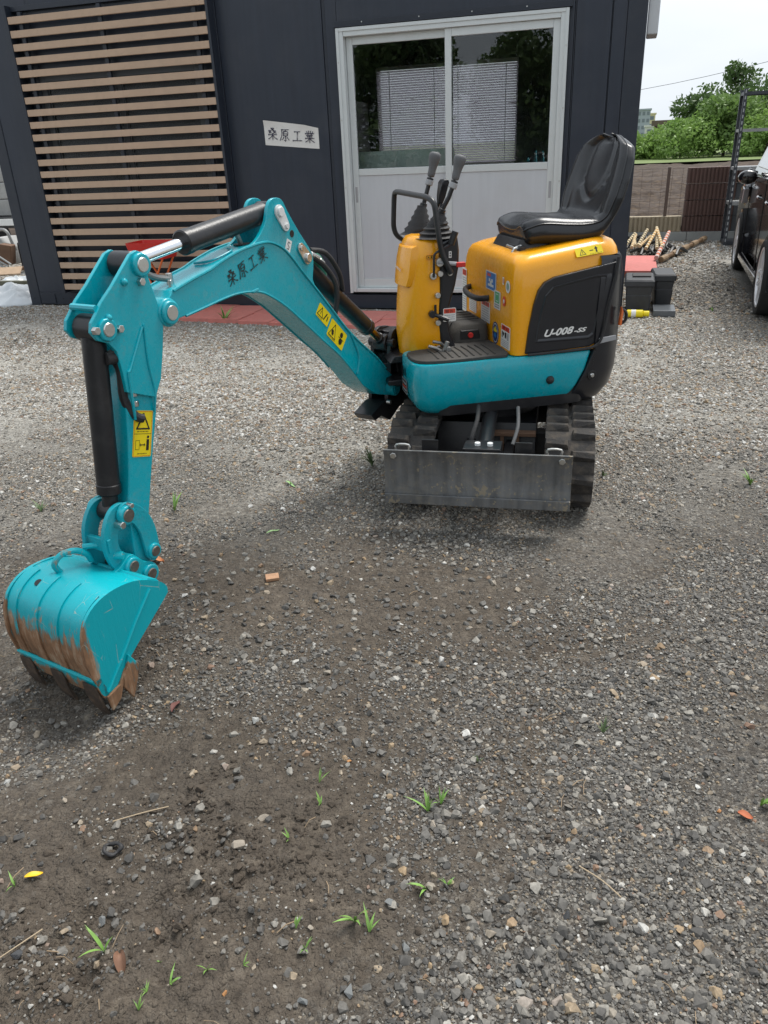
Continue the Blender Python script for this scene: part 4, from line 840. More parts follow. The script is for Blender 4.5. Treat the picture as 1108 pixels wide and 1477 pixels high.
def ground_mat():
    m = bpy.data.materials.new('gravel_and_mud'); m.use_nodes = True; n, l = m.node_tree.nodes, m.node_tree.links; b = n['Principled BSDF']
    tc = n.new('ShaderNodeTexCoord'); O = tc.outputs['Object']
    def vor(sc, feat='F1'):
        v = n.new('ShaderNodeTexVoronoi'); v.inputs['Scale'].default_value = sc; v.feature = feat; l.new(O, v.inputs['Vector']); return v
    def noi(sc, det=5, ro=.6):
        v = n.new('ShaderNodeTexNoise'); v.inputs['Scale'].default_value = sc; v.inputs['Detail'].default_value = det; v.inputs['Roughness'].default_value = ro; l.new(O, v.inputs['Vector']); return v
    def ramp(src, st):
        r = n.new('ShaderNodeValToRGB'); e = r.color_ramp.elements
        while len(e) < len(st): e.new(.5)
        for i, (p, c) in enumerate(st): e[i].position = p; e[i].color = (*c, 1)
        l.new(src, r.inputs[0]); return r.outputs[0]
    def mix(f, a, c):
        x = n.new('ShaderNodeMix'); x.data_type = 'RGBA'
        for s_, v in (('Factor', f), ('A', a), ('B', c)):
            if isinstance(v, (int, float)): x.inputs[s_].default_value = v
            elif isinstance(v, tuple): x.inputs[s_].default_value = (*v, 1)
            else: l.new(v, x.inputs[s_])
        return x.outputs['Result']
    def rng(src, a, c, d=0., e=1.):
        r = n.new('ShaderNodeMapRange'); r.inputs['From Min'].default_value = a; r.inputs['From Max'].default_value = c; r.inputs['To Min'].default_value = d; r.inputs['To Max'].default_value = e; l.new(src, r.inputs['Value']); return r.outputs[0]
    def att(nm): a = n.new('ShaderNodeAttribute'); a.attribute_name = nm; return a.outputs['Fac']
    v1, v2, v3 = vor(210), vor(95), vor(44)
    sep = lambda v: (lambda s: (l.new(v.outputs['Color'], s.inputs[0]), s.outputs[0])[1])(n.new('ShaderNodeSeparateColor'))
    stone = [(0,(.03,.028,.026)),(.35,(.068,.062,.055)),(.6,(.125,.117,.104)),(.82,(.21,.205,.19)),(.93,(.30,.25,.18)),(1,(.46,.45,.42))]
    c1 = ramp(sep(v1), stone); c2 = ramp(sep(v2), stone); c3 = ramp(sep(v3), stone)
    f2 = rng(noi(40).outputs['Fac'], .45, .62); f3 = rng(noi(17).outputs['Fac'], .52, .66)
    grav = mix(f3, mix(f2, c1, c2), c3)
    soil = ramp(noi(30, 8, .7).outputs['Fac'], [(.3,(.048,.037,.027)),(.55,(.098,.078,.058)),(.75,(.18,.15,.115))])
    big = noi(1.3, 4).outputs['Fac']
    sm = n.new('ShaderNodeMath'); sm.operation = 'MULTIPLY_ADD'; l.new(att('mud'), sm.inputs[0]); sm.inputs[1].default_value = 1.1; l.new(rng(noi(26, 6).outputs['Fac'], .3, .7, -.1, .55), sm.inputs[2])
    base = mix(rng(sm.outputs[0], .10, 1.0, .22, .92), grav, soil)
    dry = mix(.8, grav, ramp(sep(v2), [(0,(.30,.285,.25)),(.5,(.48,.46,.41)),(1,(.70,.68,.61))]))
    base = mix(rng(att('dry'), .1, 1., 0, .85), base, dry)
    h = n.new('ShaderNodeHueSaturation'); l.new(base, h.inputs['Color']); l.new(rng(big, .3, .7, .82, 1.18), h.inputs['Value']); base = h.outputs[0]
    l.new(base, b.inputs['Base Color']); b.inputs['Specular IOR Level'].default_value = .35
    l.new(rng(noi(5, 3).outputs['Fac'], .35, .65, .62, .95), b.inputs['Roughness'])
    def bump(src, d, nrm=None, inv=False, st=1.):
        u = n.new('ShaderNodeBump'); u.inputs['Distance'].default_value = d; u.inputs['Strength'].default_value = st; u.invert = inv; l.new(src, u.inputs['Height'])
        if nrm: l.new(nrm, u.inputs['Normal'])
        return u.outputs[0]
    N = bump(v1.outputs['Distance'], .0035, inv=True, st=.8); N = bump(v2.outputs['Distance'], .007, N, True, .7); N = bump(v3.outputs['Distance'], .012, N, True, .45); N = bump(noi(70, 6, .7).outputs['Fac'], .006, N)
    l.new(N, b.inputs['Normal']); return m
ground.data.materials.append(ground_mat())

# stones: convex chips, scattered as instances ("gravel"); the biggest are single objects
def stone_mesh(seed, name='stone'):
    rd = random.Random(seed); bm = bmesh.new(); e = (1, rd.uniform(.62,.95), rd.uniform(.42,.7))
    for _ in range(13):
        v = Vector((rd.gauss(0,1), rd.gauss(0,1), rd.gauss(0,1))).normalized(); bm.verts.new((v.x*e[0]*.5, v.y*e[1]*.5, v.z*e[2]*.5))
    bmesh.ops.convex_hull(bm, input=bm.verts); me = bpy.data.meshes.new(name)
    for v in [v for v in bm.verts if not v.link_faces]: bm.verts.remove(v)
    bm.to_mesh(me); bm.free(); return me
def stone_mat(inst=True):
    m = bpy.data.materials.new('stone_chip'); m.use_nodes = True; n, l = m.node_tree.nodes, m.node_tree.links; b = n['Principled BSDF']
    a = n.new('ShaderNodeAttribute'); a.attribute_type = 'INSTANCER' if inst else 'OBJECT'; a.attribute_name = 'shade' if inst else 'shade'
    r = n.new('ShaderNodeValToRGB'); e = r.color_ramp.elements
    st = [(0,(.045,.043,.040)),(.25,(.084,.079,.072)),(.45,(.134,.126,.113)),(.62,(.196,.182,.158)),(.76,(.275,.258,.225)),(.85,(.30,.215,.125)),(.89,(.20,.12,.08)),(.93,(.38,.36,.32)),(1,(.52,.51,.48))]
    while len(e) < len(st): e.new(.5)
    for i, (p, c) in enumerate(st): e[i].position = p; e[i].color = (*c, 1)
    l.new(a.outputs['Fac'], r.inputs[0])
    tc = n.new('ShaderNodeTexCoord'); no = n.new('ShaderNodeTexNoise'); no.inputs['Scale'].default_value = 4; no.inputs['Detail'].default_value = 6; l.new(tc.outputs['Object'], no.inputs['Vector'])
    mr = n.new('ShaderNodeMapRange'); mr.inputs['From Min'].default_value = .3; mr.inputs['From Max'].default_value = .7; mr.inputs['To Min'].default_value = .7; mr.inputs['To Max'].default_value = 1.25; l.new(no.outputs['Fac'], mr.inputs['Value'])
    h = n.new('ShaderNodeHueSaturation'); l.new(r.outputs[0], h.inputs['Color']); l.new(mr.outputs[0], h.inputs['Value']); l.new(h.outputs[0], b.inputs['Base Color']); b.inputs['Roughness'].default_value = .7
    return m
STM = stone_mat(); src = bpy.data.collections.new('stone_sources')
for i in range(9):
    me_ = stone_mesh(100+i); me_.materials.append(STM); so_ = bpy.data.objects.new('stone_source', me_); src.objects.link(so_)
def scatter(name, x, y, size, shade, kind='stuff', bury=.22):
    n = len(x); z = hgt(x, y)+size*(.25-bury)
    me = bpy.data.meshes.new(name); me.vertices.add(n); me.vertices.foreach_set('co', np.stack([x, y, z], 1).astype(np.float32).ravel())
    me.attributes.new('scl', 'FLOAT', 'POINT').data.foreach_set('value', size.astype(np.float32))
    me.attributes.new('shade', 'FLOAT', 'POINT').data.foreach_set('value', shade.astype(np.float32))
    rot = np.stack([RNG.normal(0,.35,n), RNG.normal(0,.35,n), RNG.uniform(0,6.28,n)], 1).astype(np.float32)
    me.attributes.new('rot', 'FLOAT_VECTOR', 'POINT').data.foreach_set('vector', rot.ravel())
    o = bpy.data.objects.new(name, me); COL.objects.link(o); o['kind'] = kind
    ng = bpy.data.node_groups.new(name+'_nodes', 'GeometryNodeTree'); ng.interface.new_socket('Geometry', in_out='INPUT', socket_type='NodeSocketGeometry'); ng.interface.new_socket('Geometry', in_out='OUTPUT', socket_type='NodeSocketGeometry')
    N, L = ng.nodes, ng.links; gi, go = N.new('NodeGroupInput'), N.new('NodeGroupOutput')
    ci = N.new('GeometryNodeCollectionInfo'); ci.inputs['Collection'].default_value = src; ci.inputs['Separate Children'].default_value = True; ci.inputs['Reset Children'].default_value = True
    ip = N.new('GeometryNodeInstanceOnPoints'); ip.inputs['Pick Instance'].default_value = True
    def na(nm, t): a = N.new('GeometryNodeInputNamedAttribute'); a.data_type = t; a.inputs['Name'].default_value = nm; return a.outputs['Attribute']
    e2r = N.new('FunctionNodeEulerToRotation'); L.new(na('rot', 'FLOAT_VECTOR'), e2r.inputs[0])
    L.new(gi.outputs[0], ip.inputs['Points']); L.new(ci.outputs[0], ip.inputs['Instance']); L.new(e2r.outputs[0], ip.inputs['Rotation']); L.new(na('scl', 'FLOAT'), ip.inputs['Scale']); L.new(ip.outputs[0], go.inputs[0])
    mo = o.modifiers.new('scatter', 'NODES'); mo.node_group = ng
    return o
def pts(n, x0, x1, y0, y1, f):
    x, y = RNG.uniform(x0, x1, n), RNG.uniform(y0, y1, n); k = RNG.uniform(0, 1, n) < f(x, y)
    k &= ~((y > 6.58) & (x < .04) & (x > -5.67)) & ~((x > 1.08) & (y > 5.6) & (y < 9.6)) & (y < 11.4)
    return x[k], y[k]
fr = lambda x, y: (x > -.88*y-.8) & (x < .15*y+.85)      # a margin round what a viewer standing here can see
dens = lambda x, y: fr(x, y)*(1-.62*mudmask(x, y))*np.clip(.55+1.8*vnoise(x,y,1.9,21)+1.2*vnoise(x,y,6.,22), .06, 1)
def shd(n, x, y):
    s = np.clip(RNG.beta(1.9, 2.3, n), 0, 1); s = s*.9+.03+.58*lightmask(x, y)*RNG.uniform(.3,1.25,n); lm = lightmask(x, y); s = s*(1-.18*lm)+.74*.18*lm; k = RNG.uniform(0,1,n) < .065; s[k] = RNG.uniform(.76, 1, k.sum()); return np.clip(s, 0, 1)
x, y = pts(560000, -3.4, 1.5, .35, 3.6, dens); n_ = len(x); scatter('fine_gravel', x, y, RNG.lognormal(math.log(.0060), .38, n_), shd(n_, x, y), bury=.1)
x, y = pts(150000, -3.6, 1.6, .35, 4.6, dens); n_ = len(x); scatter('gravel', x, y, np.clip(RNG.lognormal(math.log(.0112), .42, n_), .004, .032), shd(n_, x, y))
x, y = pts(520000, -8.2, 2.3, 3.4, 8.2, lambda x, y: fr(x,y)*np.clip(.6+vnoise(x,y,1.8,23), .2, 1)); n_ = len(x); scatter('gravel', x, y, np.clip(RNG.lognormal(math.log(.0115), .45, n_), .005, .042), shd(n_, x, y))
x, y = pts(110000, -10.5, 3.5, 6.6, 11.4, lambda x, y: np.ones_like(x)); n_ = len(x); scatter('gravel', x, y, np.clip(RNG.lognormal(math.log(.022), .4, n_), .01, .06), shd(n_, x, y))
x, y = pts(8500, -2.6, 1.2, .4, 3.8, lambda x, y: fr(x,y)*(1-.4*mudmask(x,y))*np.clip(.35+2.*vnoise(x,y,1.6,25)+1.*vnoise(x,y,5.,26), .03, 1)); n_ = len(x); scatter('gravel', x, y, RNG.uniform(.015, .031, n_), shd(n_, x, y), bury=.18)

CLM = mat('damp_soil_clod', (.075,.058,.042), .85, var=.4, vscale=9, bump=.8, bscale=14)
src_stone = src; src = bpy.data.collections.new('clod_sources')
for i in range(6):
    me_ = stone_mesh(500+i); me_.materials.append(CLM); so_ = bpy.data.objects.new('clod_source', me_); src.objects.link(so_); b_ = so_.modifiers.new('b', 'BEVEL'); b_.width = .06; b_.segments = 2
mb = lambda x, y: np.clip(1.1*blob(x,y,-.80,.70,.30,.22,.4)+.8*blob(x,y,-.70,1.0,.16,.18,-.2)+.5*blob(x,y,-.13,1.4,.10,.42,-.1), 0, 1)*np.clip(.4+2.2*vnoise(x,y,6.,27), 0, 1)
x, y = pts(30000, -1.3, .2, .42, 2.0, mb); n_ = len(x); scatter('soil_clods', x, y, np.clip(RNG.lognormal(math.log(.009), .5, n_), .004, .035), np.full(n_, .3), bury=.2)
src = src_stone
g = Geo(); rd = random.Random(77)
for i in range(150):
    x = rd.uniform(-1.9, .5); y = rd.uniform(.5, 3.); a = rd.uniform(0, 6.28); L_ = rd.uniform(.012, .05); z = ground_z(x, y)+.006; x2, y2 = x+L_*math.cos(a), y+L_*math.sin(a); g.tube([(x,y,z),((x+x2)/2+rd.uniform(-.003,.003),(y+y2)/2,z+.004),(x2,y2,ground_z(x2,y2)+.005)], rd.uniform(.0006,.0013), 4)
o = obj('plant_litter', g, mat('dry_litter', (.26,.19,.12), .85, var=.4, vscale=30), None); o['kind'] = 'stuff'
# single stones, leaves and litter on the ground
def stone(x, y, s, col, label, seed, flat=.7, rz=0):
    s *= .8
    me_ = stone_mesh(seed); o = bpy.data.objects.new('stone', me_); COL.objects.link(o)
    me_.materials.append(mat('stone_'+col[0], col[1], .75, var=.25, vscale=70, bump=.5, bscale=200, dust=.3, dcol=(.2,.17,.13), dscale=80))
    b_ = o.modifiers.new('bevel', 'BEVEL'); b_.width = s*.04; b_.segments = 2
    o.scale = (s, s, s*flat/.6); o.location = (x, y, ground_z(x, y)+s*.14); o.rotation_euler = (0, 0, rz)
    return tag(o, label, 'stone', 'larger loose stones on the gravel')
GY, BE, OR_, DK_, PL = ('grey', (.20,.21,.21)), ('beige', (.36,.31,.25)), ('orange', (.50,.24,.09)), ('dark', (.06,.063,.068)), ('pale', (.42,.42,.40))
STONES = [(-0.655, 0.993, 0.042, BE, 'pale beige rounded stone in the mud left of centre, largest there'), (-0.794, 1.365, 0.036, PL, 'whitish flat stone on the gravel below the arm'), (-0.641, 1.32, 0.022, BE, 'beige stone with a flat top right of the whitish one'), (-0.638, 1.076, 0.032, BE, 'rough beige stone just above the largest beige one'), (-0.842, 0.782, 0.028, GY, 'smooth grey stone beside the muddy hollow'), (-0.934, 0.671, 0.034, DK_, 'dark flat stone at the lower left edge'), (-0.34, 0.768, 0.034, GY, 'angular grey stone near the bottom centre'), (-0.412, 0.732, 0.026, GY, 'grey chipped stone left of the bottom centre one'), (-0.321, 0.946, 0.028, GY, 'rounded blue grey stone below the long grass sprout'), (-0.269, 0.87, 0.024, GY, 'small grey block shaped stone below the blue grey one'), (-0.086, 0.823, 0.022, BE, 'cream pointed stone near the bottom right of centre'), (-0.066, 0.858, 0.024, GY, 'grey stone above the cream pointed one'), (-0.513, 1.284, 0.018, OR_, 'orange chip lying on the dark gravel'), (-0.546, 0.712, 0.016, OR_, 'orange chip in the mud near the bottom'), (-0.312, 2.015, 0.022, PL, 'small white stone on the brown soil behind'), (-0.421, 1.195, 0.018, PL, 'pale triangular chip beside a rust red one'), (-0.282, 1.152, 0.026, BE, 'brown stone under the twin grass sprouts'), (-0.102, 1.249, 0.022, GY, 'light grey wedge stone right of the twin sprouts'), (0.003, 1.007, 0.028, DK_, 'dark angular stone on the right lower gravel'), (-0.054, 1.68, 0.022, DK_, 'dark wedge stone on the middle right gravel'), (-1.285, 1.046, 0.026, PL, 'pale stone on the left edge of the picture'), (0.077, 1.205, 0.02, BE, 'tan stone among the lower right gravel'), (0.169, 2.132, 0.02, GY, 'grey stone beyond the tan gravel patch'), (0.164, 1.87, 0.026, BE, 'orange tinted beige stone on the right gravel'), (0.296, 1.338, 0.016, OR_, 'red brown chip near the right grass sprout'), (-0.679, 2.253, 0.022, PL, 'white flat stone on the soil before the blade'), (-0.746, 1.953, 0.016, BE, 'small beige lump in the brown soil')]
LEAFG = mat('grass_blade', (.20,.36,.08), .5, var=.3, vscale=40); LEAFD = mat('dark_weed', (.10,.15,.06), .55, var=.3, vscale=40)
def sprout(x, y, h, n, label, seed, m=None, wide=1., name='grass_sprout', cat='weed'):
    rd = random.Random(seed); z0 = ground_z(x, y); g = Geo()
    for i in range(n):
        a = rd.gauss(seed, 1.1); L_ = h*.8*rd.uniform(.6, 1.1); le = rd.uniform(.25, .9); w = h*.038*wide*rd.uniform(.7,1.3); K = 6; d = Vector((math.cos(a), math.sin(a), 0)); sd_ = Vector((-d.y, d.x, 0)); Lf, Rt, Md = [], [], []
        for k in range(K+1):
            t = k/K; p = Vector((x+rd.uniform(-.0004,.0004), y, z0-.003))+d*(L_*le*t**1.4)+Vector((0,0,L_*(t*(1-.42*le*t)))); ww = w*math.sin(PI*min(1,t*.85+.12))*(1-t**4)
            Lf.append(p-sd_*ww+Vector((0,0,ww*.4))); Rt.append(p+sd_*ww+Vector((0,0,ww*.4))); Md.append(p)
        v = Lf+Md+Rt; q = K+1; g.add(v, [(k, q+k, q+k+1, k+1) for k in range(K)]+[(q+k, 2*q+k, 2*q+k+1, q+k+1) for k in range(K)])
    o = obj(name, g, m or LEAFG, None, ang=80); return tag(o, label, cat, 'small weeds sprouting from the gravel')
SPROUTS = [(-0.372, 0.897, 0.085, 3, 'long grass sprout bending right near the bottom centre', 0), (-0.341, 0.883, 0.06, 2, 'low grass blade lying right of the long sprout', 0), (-0.3, 1.183, 0.075, 4, 'grass sprout left of a pair behind the brown stone', 0), (-0.279, 1.212, 0.06, 3, 'grass sprout right of a pair behind the brown stone', 0), (-0.261, 0.998, 0.075, 2, 'upright light green sprout in the middle foreground', 0), (-0.224, 1.014, 0.05, 4, 'small bushy sprout right of the upright one', 0), (-0.444, 0.824, 0.045, 4, 'small sprout with spread leaves left of the long one', 0), (-0.475, 0.856, 0.05, 2, 'thin sprout above the spread leaved one', 0), (-0.559, 1.206, 0.05, 2, 'thin upright sprout below the beige stone', 0), (-0.531, 1.14, 0.045, 3, 'curved sprout under the thin upright one', 0), (-0.564, 1.041, 0.045, 2, 'single blade sprout right of the rough beige stone', 0), (-0.788, 0.719, 0.085, 2, 'tall thin grass blade by the muddy hollow', 0), (-0.595, 0.74, 0.045, 3, 'forked sprout in the mud near the bottom', 0), (-0.644, 0.698, 0.05, 2, 'curled leaf sprout in the mud', 0), (-0.535, 0.761, 0.03, 4, 'tiny leafy weed right of the forked sprout', 0), (-0.667, 0.64, 0.03, 6, 'round leaved weed at the bottom left edge', 0), (-0.671, 0.672, 0.025, 5, 'tiny round leaved weed above the bottom edge', 0), (-0.686, 0.735, 0.02, 6, 'faint pale weed beside the muddy hollow', 0), (-1.045, 0.794, 0.05, 2, 'upright leaf sprout at the left edge', 0), (0.383, 1.375, 0.085, 5, 'bright grass sprout at the right edge', 0), (-1.661, 2.47, 0.12, 5, 'green sprout on the soil right of the arm', 0), (-2.206, 2.343, 0.09, 7, 'pale grass tuft left of the bucket', 1), (-1.001, 3.068, 0.15, 9, 'dry grass tuft beside the left track', 1), (0.576, 3.14, 0.1, 14, 'low green weed patch at the right edge', 0), (0.003, 3.122, 0.06, 10, 'low weed patch right of the right track', 1), (-1.282, 2.792, 0.05, 2, 'green leaf sliver on the soil left of the track', 0), (-3.195, 5.967, 0.22, 7, 'weed growing beside the red pavers', 0), (0.053, 1.528, 0.06, 6, 'olive weed tuft among the right gravel', 1), (-0.221, 1.355, 0.03, 4, 'faint weed on the dark gravel', 1), (0.732, 6.672, 0.08, 6, 'small weed on the far gravel near the car', 0)]
for i, (x, y, h, n, lab, m_) in enumerate(SPROUTS): sprout(x, y, h, n+2, lab, 50+i, LEAFD if m_ else LEAFG)
for i, (x, y, s, c, lab) in enumerate(STONES): stone(x, y, s, c, lab, 300+i*7, rz=i*1.3)
def leaf(x, y, l_, w, rz, col, label, name='fallen_leaf', curl=.25, dz=.008):
    g = Geo(); K = 8; c, s = math.cos(rz), math.sin(rz); vs = []; z0 = ground_z(x, y)+dz
    for k in range(K+1):
        t = k/K; ww = w*math.sin(PI*(t*.9+.06))**.8
        for j in (-1, -.4, 0, .4, 1): a, b = (t-.5)*l_, ww*j*.5; vs.append((x+a*c-b*s, y+a*s+b*c, z0+curl*w*(j*j)*.5+curl*l_*.25*math.sin(t*5)))
    g.add(vs, [(k*5+j, k*5+j+1, k*5+j+6, k*5+j+5) for k in range(K) for j in range(4)]); g2 = Geo(); g2.add(vs, g.f); g2.add([(a, b, z-.0012) for a, b, z in vs], [q[::-1] for q in g.f]); 
    return tag(obj(name, g2, mat(*col), None, ang=80), label, 'leaf' if 'leaf' in name else 'wood chip')
leaf(-1.021, .822, .034, .013, .6, ('yellow_leaf', (.75,.48,.02), .5), 'bright yellow fallen leaf on the gravel at the left')
leaf(-.743, .704, .042, .020, -.9, ('brown_leaf', (.20,.105,.065), .7), 'curled brown dead leaf in the mud near the bottom', curl=.9)
leaf(-1.034, 1.387, .05, .018, 1.7, ('maroon_leaf', (.14,.055,.045), .7), 'dark maroon narrow leaf right of the bucket teeth', curl=.5)
leaf(-1.489, 2.053, .05, .03, .3, ('orange_leaf', (.55,.22,.09), .7), 'orange curled leaf right of the bucket pins', curl=.6)
leaf(.346, 1.331, .030, .018, -.3, ('rust_leaf', (.42,.12,.05), .7), 'small rust coloured leaf at the right edge', curl=.3)
leaf(-1.285, 2.792, .075, .012, -.6, ('pale_green_leaf', (.30,.48,.20), .6), 'pale green leaf strip left of the track')
leaf(-1.179, 2.364, .055, .011, .9, ('pale_green_leaf', (.30,.48,.20), .6), 'short pale green leaf strip on the soil in the middle')
g = Geo(); g.box((-1.04, 2.04, ground_z(-1.04,2.04)+.008), (.045,.030,.012), Matrix.Rotation(.5,3,'Z')@Matrix.Rotation(.15,3,'X')); tag(obj('wood_chip', g, mat('split_wood', (.42,.24,.14), .8, var=.4, vscale=60, bump=.5), None, bevel=.002), 'tan split wood chip on the soil in the middle of the yard', 'wood chip')
g = Geo(); zz = ground_z(-.911,.924)+.008; R_ = []
for i in range(28):
    q = 2*PI*i/28; rr = .0165*(1+.10*math.sin(3*q)+.05*math.sin(5*q)); cx, cy, cz = -.911+rr*1.05*math.cos(q), .924+rr*.85*math.sin(q), zz+.003*math.sin(2*q); w_ = .0045*(1+.2*math.sin(4*q))
    R_.append([(cx+w_*math.cos(a)*math.cos(q), cy+w_*math.cos(a)*math.sin(q), cz+w_*.9*math.sin(a)) for a in [2*PI*k/10 for k in range(10)]])
R_.append(R_[0]); g.loft(R_, cap=False); tag(obj('rubber_ring', g, RUB, None, ang=70), 'worn black rubber ring lying in the gravel at the left', 'rubber ring')
for (x0,y0,x1,y1,lab) in ((-.955,.99,-.86,1.06,'thin pale dry twig above the rubber ring'),(-.93,.73,-1.0,.62,'thin dry twig at the lower left'),(-1.62,1.75,-1.50,1.66,'short dry straw near the bucket'),(.02,1.12,.10,1.07,'fine straw on the lower right gravel')):
    g = Geo(); za, zb = ground_z(x0,y0)+.006, ground_z(x1,y1)+.006; g.tube([(x0,y0,za),((x0+x1)/2+.004,(y0+y1)/2,(za+zb)/2+.004),(x1,y1,zb)], .0013, 6, smooth=3); tag(obj('twig', g, mat('dry_straw', (.42,.33,.22), .8), None), lab, 'twig')


# ================================================================== CABIN
CABW = mat('navy_steel_panel', (.024,.031,.047), .38, var=.05, vscale=2.5, bump=.03, bscale=8, dust=.16, dcol=(.085,.085,.09), dscale=3, streak=.10)
CABT = mat('navy_trim', (.021,.027,.040), .42, var=.06, vscale=3, dust=.1, dcol=(.1,.1,.1))
ALU = mat('satin_aluminium', (.66,.69,.69), .38, metal=.35, var=.04, vscale=8, dust=.1, dcol=(.35,.36,.36))
KICK = mat('door_kick_panel', (.53,.55,.57), .42, var=.05, vscale=2, streak=.035, dust=.18, dcol=(.4,.38,.35), dscale=3)
WOODC = mat('brown_composite_board', (.50,.355,.25), .65, var=.18, vscale=3.2, bump=.25, bscale=130, dust=.15, dcol=(.22,.18,.15))
DARKI = mat('dark_interior', (.035,.037,.04), .7)
def glass_mat(tint=(.955,.975,.97), nm='window_glass', ro=.01):
    m = bpy.data.materials.new(nm); m.use_nodes = True; n, l = m.node_tree.nodes, m.node_tree.links; n.clear()
    o = n.new('ShaderNodeOutputMaterial'); t = n.new('ShaderNodeBsdfTransparent'); t.inputs[0].default_value = (*tint, 1); gl = n.new('ShaderNodeBsdfGlossy'); gl.inputs['Roughness'].default_value = ro; gl.inputs[0].default_value = (1,1,1,1)
    f = n.new('ShaderNodeFresnel'); f.inputs[0].default_value = 1.52; mx = n.new('ShaderNodeMixShader'); l.new(f.outputs[0], mx.inputs[0]); l.new(t.outputs[0], mx.inputs[1]); l.new(gl.outputs[0], mx.inputs[2]); l.new(mx.outputs[0], o.inputs[0]); return m
GLASS = glass_mat(); GLASSF = glass_mat((.8,.82,.84), 'figured_glass', .45)
WY = 6.6; X0, X1 = -5.665, .036; ZT = 2.72
CAB = thing('site_cabin', (-2.8, 7.75, 0), 'dark navy prefabricated site cabin with brown louvre screen and glazed sliding door', 'cabin')
def cb(name, boxes, m, parent=CAB, bevel=.002, **k):
    g = Geo()
    for b in boxes: g.bb(*b)
    return obj(name, g, m, parent, bevel=bevel, **k)
DX0, DX1, DZ0, DZ1 = -2.243, -.508, .155, 2.118          # door opening
SX0, SX1 = -5.155, -3.30                                # louvre
# front wall panels (sheets between trims), butt-jointed round the door and the screened window
WX0, WX1, WZ0, WZ1 = -5.02, -3.46, .93, 1.98
cb('wall_panel', [(X0+.12,-5.03,WY,WY+.05,.13,ZT-.12)], CABW)
cb('wall_panel', [(-5.028,-3.452,WY,WY+.05,.13,WZ0-.002)], CABW); cb('wall_panel', [(-5.028,-3.452,WY,WY+.05,WZ1+.002,ZT-.12)], CABW)
cb('wall_panel', [(-3.45,-3.305,WY,WY+.05,.13,ZT-.12)], CABW); cb('wall_panel', [(-3.265,-2.375,WY,WY+.05,.13,ZT-.12)], CABW)
cb('wall_panel', [(-2.345,DX0-.012,WY,WY+.05,.13,ZT-.12)], CABW); cb('wall_panel', [(DX1+.012,-.462,WY,WY+.05,.13,ZT-.12)], CABW); cb('wall_panel', [(-.448,-.205,WY,WY+.05,.13,ZT-.12)], CABW); cb('wall_panel', [(-.195,-.10,WY+.003,WY+.05,.13,ZT-.12)], CABW)
cb('wall_panel', [(DX0-.01,DX1+.01,WY,WY+.05,DZ1+.012,ZT-.12)], CABW)
cb('joint_strip', [(-3.303,-3.267,WY-.012,WY+.04,.13,ZT-.12)], CABT); cb('joint_strip', [(-2.373,-2.347,WY+.008,WY+.04,.13,ZT-.12)], CABT); cb('joint_strip', [(-.46,-.45,WY+.008,WY+.04,.13,ZT-.12)], CABT); cb('joint_strip', [(-.203,-.197,WY+.01,WY+.04,.13,ZT-.12)], CABT)
cb('corner_post', [(X0,X0+.118,WY-.006,WY+.12,0,ZT)], CABT, bevel=.008); cb('corner_post', [(X1-.134,X1,WY-.006,WY+.12,0,ZT)], CABT, bevel=.008)
cb('corner_post', [(X0,X0+.118,8.88,9.0,0,ZT)], CABT); cb('corner_post', [(X1-.134,X1,8.88,9.0,0,ZT)], CABT)
cb('base_rail', [(X0+.12,X1-.136,WY-.004,WY+.10,.012,.128)], CABT, bevel=.004); cb('top_rail', [(X0+.12,X1-.136,WY-.004,WY+.10,ZT-.118,ZT)], CABT)
cb('rail_plate', [(X0+.14,X0+.30,WY-.012,WY-.0045,.02,.115)], CABT); g = Geo()
for i in range(14):
    x_ = X0+.05+i*.085; g.cyl((x_, WY-.008, .07), (x_, WY-.0045, .07), .006, 10)
parts('rail_hole', g, STK, CAB)
cb('side_wall', [(X0+.01,X0+.05,WY+.121,8.879,.05,ZT-.02)], CABW); cb('side_wall', [(X1-.05,X1-.01,WY+.121,8.879,.05,ZT-.02)], CABW)
cb('roof', [(X0-.02,X1+.02,WY-.02,9.02,ZT+.001,ZT+.06)], CABT)
BX0, BX1, BZ0, BZ1 = -2.60, -1.16, 1.105, 2.03
cb('back_wall', [(X0+.12,BX0,8.9,8.95,.05,ZT-.02),(BX1,X1-.136,8.9,8.95,.05,ZT-.02),(BX0+.001,BX1-.001,8.9,8.95,.05,BZ0),(BX0+.001,BX1-.001,8.9,8.95,BZ1,ZT-.02)], mat('interior_board', (.07,.075,.08), .6))
cb('interior_floor', [(X0+.12,X1-.12,WY+.1,8.89,.10,.14)], DARKI); cb('interior_ceiling', [(X0+.05,X1-.05,WY+.125,8.89,ZT-.06,ZT-.03)], DARKI)
cb('partition', [(-3.25,-3.22,WY+.06,8.89,.141,ZT-.061)], mat('interior_board', (.07,.075,.08), .6))
